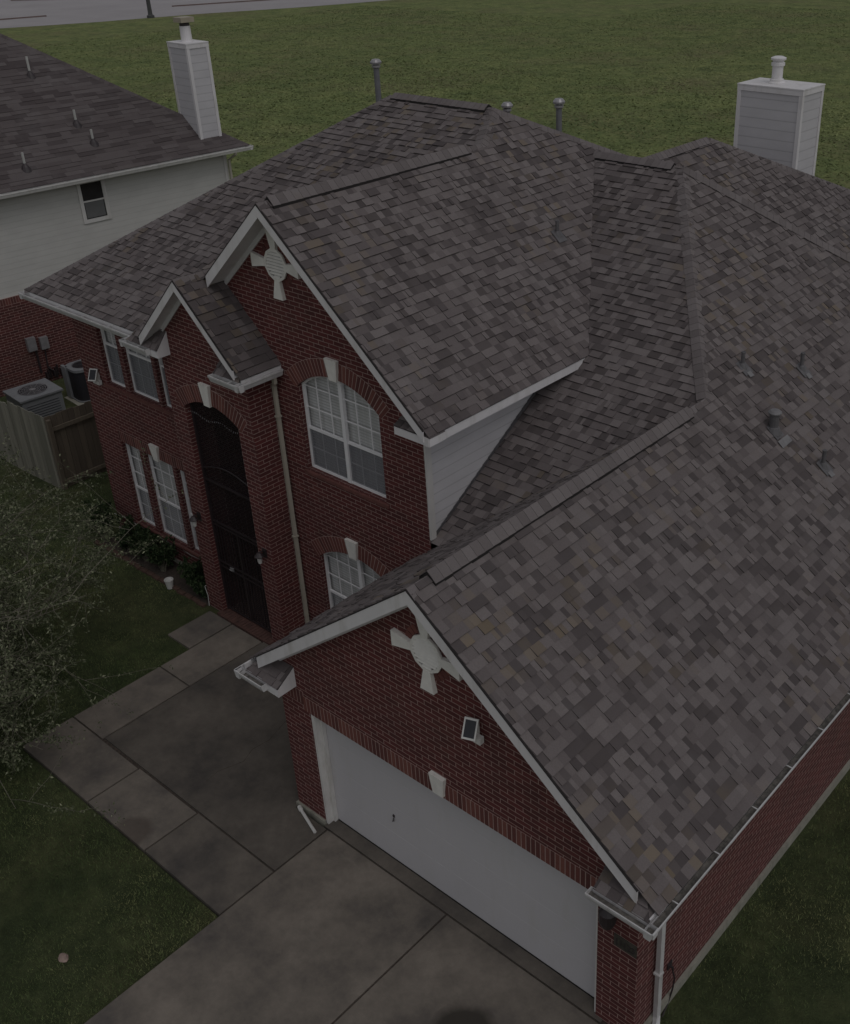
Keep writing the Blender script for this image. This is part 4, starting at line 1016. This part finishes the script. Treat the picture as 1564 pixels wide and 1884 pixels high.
# second window at the frame edge
# neighbour chimney
chN = chimney(NH, NB(-1.285, -.443, 0), NE, -NP, .68, 1.0, 5.2, 8.3, CHSIDE); chN['label'] = 'tall white clad chimney at the roof corner'
cfp = MB(); cc = NB(-.95, -.95, 8.3); cfp.lathe(cc, [(.17, 0), (.165, .03), (.155, .04), (.15, .42), (.12, .43)], 18); cfp.build('flue_pipe', WHITE, chN)
cfd = MB(); cfd.lathe(cc+Vector((0, 0, .42)), [(.14, 0), (.14, .07), (.12, .08)], 14); cfd.build('flue_screen', BLACKM, chN)
cfc = MB(); cfc.prism([cc+NE*a+NP*b+Vector((0, 0, .52)) for a, b in ((-.21, -.21), (.21, -.21), (.21, .21), (-.21, .21))], (0, 0, .13)); cfc.build('flue_cap', plain('tan_cap', (.33, .29, .22), .6, .1, 5), chN)
for u, v, z, h in ((-4.67, -3.25, 7.64, .49), (-4.41, -1.55, 6.47, .38), (-4.33, -.91, 6.03, .36), (-6.48, -.54, 5.78, .39)):
    p = MB(); b_ = NB(u, v, z); p.tube([b_-Vector((0, 0, .1)), b_+Vector((0, 0, h))], .033, 10)
    o = p.build('plumbing_vent', plain('vent_grey', (.40, .40, .38), .6, .1, 5) if 'vent_grey' not in MATS else MATS['vent_grey'], NH)
    f = MB(); f.lathe(b_, [(.16, -.10), (.10, .03), (.045, .10), (.035, .12)], 12); f.build('flashing', BLACKM, o)
mt = MB(); nbox(mt, -7.66, -7.42, -.42, -.30, 1.0, 1.38); mt.build('meter_box', GREYM, NH); mt = MB(); nbox(mt, -7.30, -7.08, -.42, -.30, .96, 1.3); mt.build('meter_box', GREYM, NH)
mt = MB(); mt.tube([NB(-7.45, -.38, 1.0), NB(-7.45, -.38, .3)], .03, 6); mt.tube([NB(-7.2, -.38, .96), NB(-7.25, -.36, .4), NB(-7.0, -.36, .15)], .02, 6)
for i in range(7): nbox(mt, -7.35+i*.07, -7.31+i*.07, -.42, -.28-.05*(i % 3), .05+.05*(i % 2), .28+.06*(i % 3))
mt.build('utility_pipes', BLACKM, NH)

# ---------------------------------------------------------------- air conditioners (stand on the ground beside the neighbour)
def ac_box():
    T = thing('air_conditioner', NB(-8.62, 1.95, -.1), 'wide low grey air conditioner with round fan grille behind the grey fence', 'air conditioner', 'air conditioners')
    b = MB(); nbox(b, -9.15, -8.09, 1.45, 2.42, -.05, .80); nbox(b, -9.19, -8.05, 1.41, 2.46, .80, .85)
    b.build('casing', ACM, T)
    s = MB(); nbox(s, -9.2, -8.0, 1.35, 2.5, -.12, -.052); s.build('base_pad', FOUND, T)
    c = MB(); cc = NB(-8.62, 1.93, .852)
    c.lathe(cc, [(.001, 0), (.36, 0)], 28); o = c.build('fan_well', ACD, T)
    g_ = MB()
    for r_ in (.08, .14, .20, .26, .32, .37): g_.tube([cc+Vector((r_*math.cos(t), r_*math.sin(t), .012)) for t in np.linspace(0, 2*math.pi, 25)], .006, 4)
    for k in range(12):
        t = k*math.pi/6; g_.tube([cc+Vector((.05*math.cos(t), .05*math.sin(t), .014)), cc+Vector((.37*math.cos(t+.2), .37*math.sin(t+.2), .014))], .006, 4)
    g_.lathe(cc, [(.001, .02), (.07, .02), (.07, 0)], 12); g_.build('fan_grille', GREYM, T)
    l = MB()
    for k in range(9): nbox(l, -9.05, -8.19, 2.421, 2.426, .06+k*.07, .075+k*.07)
    l.build('louvre', ACD, T)
ac_box()
def ac_tall():
    T = thing('air_conditioner', NB(-7.10, 1.35, -.1), 'tall dark finned air conditioner with grey top ring between fence and brick wall', 'air conditioner', 'air conditioners')
    c = NB(-7.0, 1.40, -.05)
    s = MB(); nbox(s, -7.5, -6.5, .95, 1.95, -.12, -.04); s.build('base_pad', FOUND, T)
    def sq(z, r_, k=.25, n=6):
        out = []
        for cx, cy, a0 in ((r_-k, r_-k, 0), (-(r_-k), r_-k, 90), (-(r_-k), -(r_-k), 180), (r_-k, -(r_-k), 270)):
            for i in range(n+1): t = R(a0+90*i/n); out.append(c+NP*(cx+k*math.cos(t))+NE*(cy+k*math.sin(t))+Vector((0, 0, z)))
        return out
    b = MB(); b.prism(sq(.04, .36), (0, 0, .84)); b.build('coil', ACD, T)
    t = MB(); t.prism(sq(.88, .385), (0, 0, .07)); t.prism(sq(0, .385), (0, 0, .05)); nbox(t, -7.42, -7.34, 1.0, 1.25, 0, .9)
    t.build('casing', ACM, T)
    f = MB(); f.lathe(c+Vector((0, 0, .952)), [(.001, 0), (.25, 0)], 20); f.build('fan_well', ACD, T)
    g_ = MB()
    for r_ in (.09, .15, .21, .26): g_.tube([c+Vector((r_*math.cos(q), r_*math.sin(q), .965)) for q in np.linspace(0, 2*math.pi, 21)], .005, 4)
    g_.build('fan_grille', BLACKM, T)
ac_tall()

# ---------------------------------------------------------------- fences
FC = Vector((-12.05, 3.02, 0))
def fence_panel(name, p0, p1, h, mat, label, rails, rail_side=1, bw=.14, z0=-.05, board=0.):
    p0, p1 = Vector(p0), Vector(p1); d = (p1-p0).normalized(); L = (p1-p0).length; s_ = Vector((-d.y, d.x, 0))
    T = thing(name, (p0+p1)/2+Vector((0, 0, -.05)), label, 'fence', 'wooden fence panels')
    b = MB(); t = 0
    while t < L-.02:
        w_ = bw*rnd.uniform(.92, 1.06); t1 = min(L, t+w_); hh = h+rnd.uniform(-.025, .015); off = rnd.uniform(-.004, .004)
        a, c = p0+d*(t+.004)+s_*off, p0+d*(t1-.004)+s_*off
        b.prism([a+Vector((0, 0, z0)), c+Vector((0, 0, z0)), c+Vector((0, 0, hh)), a+Vector((0, 0, hh))], s_*.018, rnd.random()); t = t1
    b.build('boards', mat, T)
    for z in rails:
        r_ = MB(); a = p0+s_*rail_side*.020; c = p1+s_*rail_side*.020
        r_.prism([a+Vector((0, 0, z)), c+Vector((0, 0, z)), c+Vector((0, 0, z+.09)), a+Vector((0, 0, z+.09))], s_*rail_side*.04, .8); r_.build('rail', mat, T)
    for t in (0.05, L-.05):
        q = MB(); c = p0+d*t-s_*rail_side*.0+s_*rail_side*.05; q.box((c.x-.045, c.y-.045, -.1), (c.x+.045, c.y+.045, h-.06), .4); q.build('post', mat, T)
    return T
fence_panel('wooden_fence', (-13.55, 2.96, 0), (-12.05, 3.02, 0), 1.80, FWOODG, 'grey weathered board fence panel facing the front lawn', (), 1)
fence_panel('wooden_fence', (-17.1, 2.90, 0), (-13.57, 2.96, 0), 1.72, FWOODG, 'grey board fence panel running off the left edge of the picture', (), 1)
fp_ = fence_panel('wooden_fence', (-12.03, 3.04, 0), (-12.03, 8.2, 0), 1.78, FWOODB, 'brown board fence panel with its rails showing, beside the brick house corner', (1.42, .08), -1)

# ---------------------------------------------------------------- plants and small things
def leafy_mesh(centres, size, n, seed, flat=.0, tones=(0, 1), aspect=2.2):
    rg = np.random.RandomState(seed); mb = MB()
    for i in range(n):
        c = np.array(centres[rg.randint(len(centres))])
        a = rg.randn(3); a /= np.linalg.norm(a); b = np.cross(a, rg.randn(3)); b /= np.linalg.norm(b)+1e-9
        s_ = size*rg.uniform(.6, 1.3); p = c
        mb.face([tuple(p), tuple(p+a*s_*.5+b*s_*.5/aspect), tuple(p+a*s_), tuple(p+a*s_*.5-b*s_*.5/aspect)], rg.uniform(*tones))
    return mb
def shrub(x, y, h, r, seed, label):
    rg = np.random.RandomState(seed)
    T = thing('shrub', (x, y, -.03), label, 'shrub', 'dark shrubs in the flower bed')
    st_ = MB(); cs = []
    for k in range(26):
        a = rg.rand()*6.28; rr = r*math.sqrt(rg.rand()); tip = (x+rr*math.cos(a), y+rr*.75*math.sin(a), h*rg.uniform(.45, 1))
        st_.tube([(x+rg.randn()*.03, y+rg.randn()*.03, -.05), ((x+tip[0])/2, (y+tip[1])/2, tip[2]*.5), tip], [.007, .005, .003], 4)
        for q in range(9):
            t = rg.uniform(.45, 1.08); cs.append((x+(tip[0]-x)*t+rg.randn()*.03, y+(tip[1]-y)*t+rg.randn()*.03, tip[2]*t+rg.randn()*.03))
    st_.build('stems', BARK, T)
    leafy_mesh(cs, .075, 2600, seed).build('foliage', SHRUBL, T)
for i, (x, y, h, r_, l) in enumerate(((-9.15, 2.42, .85, .45, 'tallest dark shrub at the outer corner of the brick house'), (-8.35, 2.48, .68, .38, 'dark shrub in the bed below the narrow left window'),
        (-7.75, 2.48, .62, .36, 'dark shrub in the bed below the gap between the first two windows'), (-7.15, 2.48, .66, .36, 'dark shrub in the bed below the middle of the wide window'), (-6.05, 2.48, .70, .34, 'dark shrub in the bed between the white pot and the entry'), (-5.70, 2.45, .40, .22, 'smallest shrub, tucked against the entry pillar'))):
    shrub(x, y, h, r_, 40+i, l)
# an extra low weed clump in the corner by the downspout
T = thing('weed_clump', (-2.8, 2.6, 0), 'small dark weeds growing at the foot of the downspout', 'weeds')
leafy_mesh([(-2.8+rnd.gauss(0, .14), 2.62+rnd.gauss(0, .10), .03+abs(rnd.gauss(0, .10))) for _ in range(60)], .06, 420, 61).build('foliage', SHRUBL, T)
pm = MB(); pm.lathe((-6.52, 2.20, -.03), [(.001, 0), (.062, 0), (.085, .18), (.092, .18), (.092, .20), (.078, .20), (.07, .165), (.001, .165)], 18)
tag(pm.build('flower_pot', POTM, smooth=False), 'small white flower pot standing at the edge of the flower bed', 'flower pot')
eb0 = None
for i in range(18):
    x = -9.2+i*.215
    if eb0 is None:
        b = MB(); b.box((-.095, -.045, -.05), (.095, .045, .022), .7); b.box((-.09, -.04, .022), (.09, .04, .026), .9)
        eb0 = b.build('edging_brick', plain('worn_brick', (.085, .048, .036), .9, .35, 12)); o = eb0
        tag(o, 'worn red brick laid end to end along the front of the flower bed', 'brick', 'edging bricks')
    else: o = eb0.copy(); COL.objects.link(o)
    o.location = (x, 2.24+rnd.uniform(-.015, .015), -.02+rnd.uniform(-.008, .004)); o.rotation_euler = (0, 0, rnd.uniform(-.12, .12))
wr = MB(); wp = [(-9.30, 2.79, .40)]+[(-9.1+k*.25, 2.815, .42+.02*math.sin(k*1.7)) for k in range(1, 14)]+[(-5.55, 2.80, .44), (-5.42, 2.5, .44), (-5.41, 2.3, .42), (-5.34, 2.29, .25), (-5.33, 2.27, .02)]
wr.tube(wp, .006, 5); tag(wr.build('cable', POTM), 'thin white cable pinned along the brick wall above the flower bed', 'cable')
rk = MB(); rk.lathe((0, 0, 0), [(.001, -.03), (.07, -.02), (.08, .01), (.05, .04), (.001, .05)], 9)
rk.v = [(x*(1+.25*math.sin(z*40+x*20)), y*.7*(1+.2*math.cos(x*30)), z) for x, y, z in rk.v]
o = rk.build('stone', STONEG); o.location = (-.36, -3.67, -.03); tag(o, 'single pale stone lying on the dark lawn left of the driveway', 'stone')

# ---------------------------------------------------------------- sparse twiggy tree at the left edge
def tree():
    base = Vector((-6.9, -3.4, -.05))
    T = thing('small_tree', base, 'sparse small tree with thin pale twigs and tiny grey green leaves beside the front walk', 'tree')
    rg = random.Random(21); tr_ = MB(); br = MB(); leaves = []
    def grow(p, d, L, r, lvl, mb):
        n = 5; pts = [p]; rad = [r]; q = Vector(p); dd = Vector(d)
        for i in range(n):
            dd = (dd+Vector((rg.gauss(0, .17), rg.gauss(0, .17), rg.gauss(0, .12)-.02*lvl))).normalized()
            q = q+dd*L/n; pts.append(Vector(q)); rad.append(r*(1-.72*(i+1)/n))
        mb.tube(pts, rad, 6 if lvl < 2 else 4, cap=False)
        if lvl >= 3:
            k = rg.randint(28, 46)
            for _ in range(k):
                t = rg.uniform(.15, 1.04); i = min(n-1, int(t*n)); f = t*n-i; c = pts[i].lerp(pts[i+1], min(1, f)); leaves.append(c+Vector((rg.gauss(0, .035), rg.gauss(0, .035), rg.gauss(0, .03))))
        if lvl < 4:
            m = (7, 6, 5, 3)[lvl]
            for _ in range(m):
                t = rg.uniform(.3, .98); i = min(n-1, int(t*n)); c = pts[i].lerp(pts[i+1], t*n-i)
                side = Vector((rg.gauss(0, 1), rg.gauss(0, 1), rg.gauss(.25, .55))).normalized()
                nd_ = (dd*.55+side*.8).normalized()
                grow(c, nd_, L*rg.uniform(.42, .68), max(.0035, r*rg.uniform(.35, .55)), lvl+1, br)
    for a in range(5):
        t = a*1.257+.3; d = Vector((.55*math.cos(t)+.22, .55*math.sin(t)+.18, 1)).normalized()
        p = base.copy()
        grow(p, d, 2.3, .05, 0, tr_)
    # long arching limbs that reach over the lawn towards the house
    for (d, L, z) in (((1, .30, .10), 3.2, 1.5), ((.95, .62, .16), 3.6, 1.7), ((.75, 1, .2), 3.6, 1.6), ((1, .0, .0), 3.3, 1.5), ((1, -.22, .05), 3.4, 1.4), ((.35, 1, .22), 3.4, 1.7), ((.9, .8, .02), 3.0, 1.2), ((1, -.5, .1), 3.0, 1.3), ((.6, 1, .0), 3.3, 1.2), ((1, .12, .22), 3.0, 1.9), ((.7, -1, .15), 3.2, 1.5), ((1, -.8, .25), 3.4, 1.7), ((.45, -1, .0), 3.3, 1.3), ((1, -.9, -.02), 3.2, 1.1), ((.9, -.35, .0), 3.3, 1.0), ((.2, 1, .1), 3.4, 1.5)):
        grow(base+Vector((.25, .2, z)), Vector(d).normalized(), L*.88, .021, 1, br)
    for (d, L, z) in (((1, .42, .0), 3.9, 1.7), ((1, .85, .0), 3.8, 1.8)):
        grow(base+Vector((.2, .15, z)), Vector(d).normalized(), L, .014, 2, br)
    tr_.build('trunk', BARK, T); br.build('branches', BARK, T)
    lm = MB(); nr_ = np.random.RandomState(5)
    for c in leaves:
        a = nr_.randn(3); a /= np.linalg.norm(a); b = np.cross(a, nr_.randn(3)); b /= np.linalg.norm(b); s_ = .052*nr_.uniform(.6, 1.4); p = np.array(c)
        lm.face([tuple(p), tuple(p+a*s_*.5+b*s_*.22), tuple(p+a*s_), tuple(p+a*s_*.5-b*s_*.22)], nr_.rand()**1.3)
    lm.build('foliage', LEAF, T); print('tree leaves', len(leaves), 'branch verts', len(br.v))
tree()

# ---------------------------------------------------------------- grass
def vnoise(x, y, s, seed):
    rg = np.random.RandomState(seed); T_ = rg.rand(256, 256); u, v = x/s+1000, y/s+1000
    i, j = np.floor(u).astype(int), np.floor(v).astype(int); f, g_ = u-i, v-j; f = f*f*(3-2*f); g_ = g_*g_*(3-2*g_)
    a = T_[i % 256, j % 256]; b = T_[(i+1) % 256, j % 256]; c = T_[i % 256, (j+1) % 256]; d = T_[(i+1) % 256, (j+1) % 256]
    return (a*(1-f)+b*f)*(1-g_)+(c*(1-f)+d*f)*g_
def patch(x, y, s):
    v = .30*vnoise(x, y, 9*s, 1)+.25*vnoise(x, y, 3.3*s, 2)+.25*vnoise(x, y, 1.2*s, 3)+.20*vnoise(x, y, .5*s, 4)
    return np.clip((v-.5)*2.1+.5, 0, 1)
def blades(name, regions, count, hgt, wid, mat, seed, z, lean=.5, clump=None, sc_=1., spread=.12):
    rg = np.random.RandomState(seed); tot = sum((a[2]-a[0])*(a[3]-a[1])*a[4] for a in regions); V = []; Tn = []
    for (x0, y0, x1, y1, wgt) in regions:
        n = int(count*(x1-x0)*(y1-y0)*wgt/tot)
        x = rg.uniform(x0, x1, n); y = rg.uniform(y0, y1, n)
        if clump: x += rg.randn(n)*clump*0; 
        a = rg.uniform(0, 2*np.pi, n); h = hgt*rg.uniform(.4, 1.3, n); l = rg.randn(n, 2)*lean*h[:, None]
        dx, dy = np.cos(a)*wid/2, np.sin(a)*wid/2
        p0 = np.stack([x-dx, y-dy, np.full(n, z)], 1); p1 = np.stack([x+dx, y+dy, np.full(n, z)], 1); p2 = np.stack([x+l[:, 0], y+l[:, 1], z+h], 1)
        V.append(np.stack([p0, p1, p2], 1).reshape(-1, 3))
        Tn.append(np.clip(patch(x, y, sc_)*.75+.125+rg.randn(n)*spread, 0, 1))
    V = np.concatenate(V); Tn = np.concatenate(Tn); n = len(V)//3
    me = bpy.data.meshes.new(name); me.vertices.add(len(V)); me.vertices.foreach_set('co', V.astype(np.float32).ravel())
    me.loops.add(n*3); me.loops.foreach_set('vertex_index', np.arange(n*3, dtype=np.int32)); me.polygons.add(n)
    me.polygons.foreach_set('loop_start', np.arange(0, n*3, 3, dtype=np.int32)); me.update(calc_edges=True)
    at = me.attributes.new('tone', 'FLOAT', 'FACE'); at.data.foreach_set('value', Tn.astype(np.float32)); me.materials.append(mat)
    o = bpy.data.objects.new(name, me); COL.objects.link(o); return o
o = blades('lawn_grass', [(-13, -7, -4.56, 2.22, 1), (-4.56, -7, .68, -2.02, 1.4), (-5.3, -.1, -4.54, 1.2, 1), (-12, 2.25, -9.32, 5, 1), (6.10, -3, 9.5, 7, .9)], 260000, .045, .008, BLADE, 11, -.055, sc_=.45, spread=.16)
tag(o, 'short green and brown lawn grass around the house', 'grass', kind='stuff')
o = blades('field_grass', [(-60, 14, 25, 60, 1), (-35, 7, -9.8, 14, 1), (-94, 30, -60, 90, .5), (-60, 60, -30, 110, .5), (-30, 60, 60, 130, .3)], 230000, .05, .13, FBLADE, 12, -.121, 2.6, sc_=2.4, spread=.04)
tag(o, 'rough uneven green grass covering the open field behind the houses', 'grass', kind='stuff')
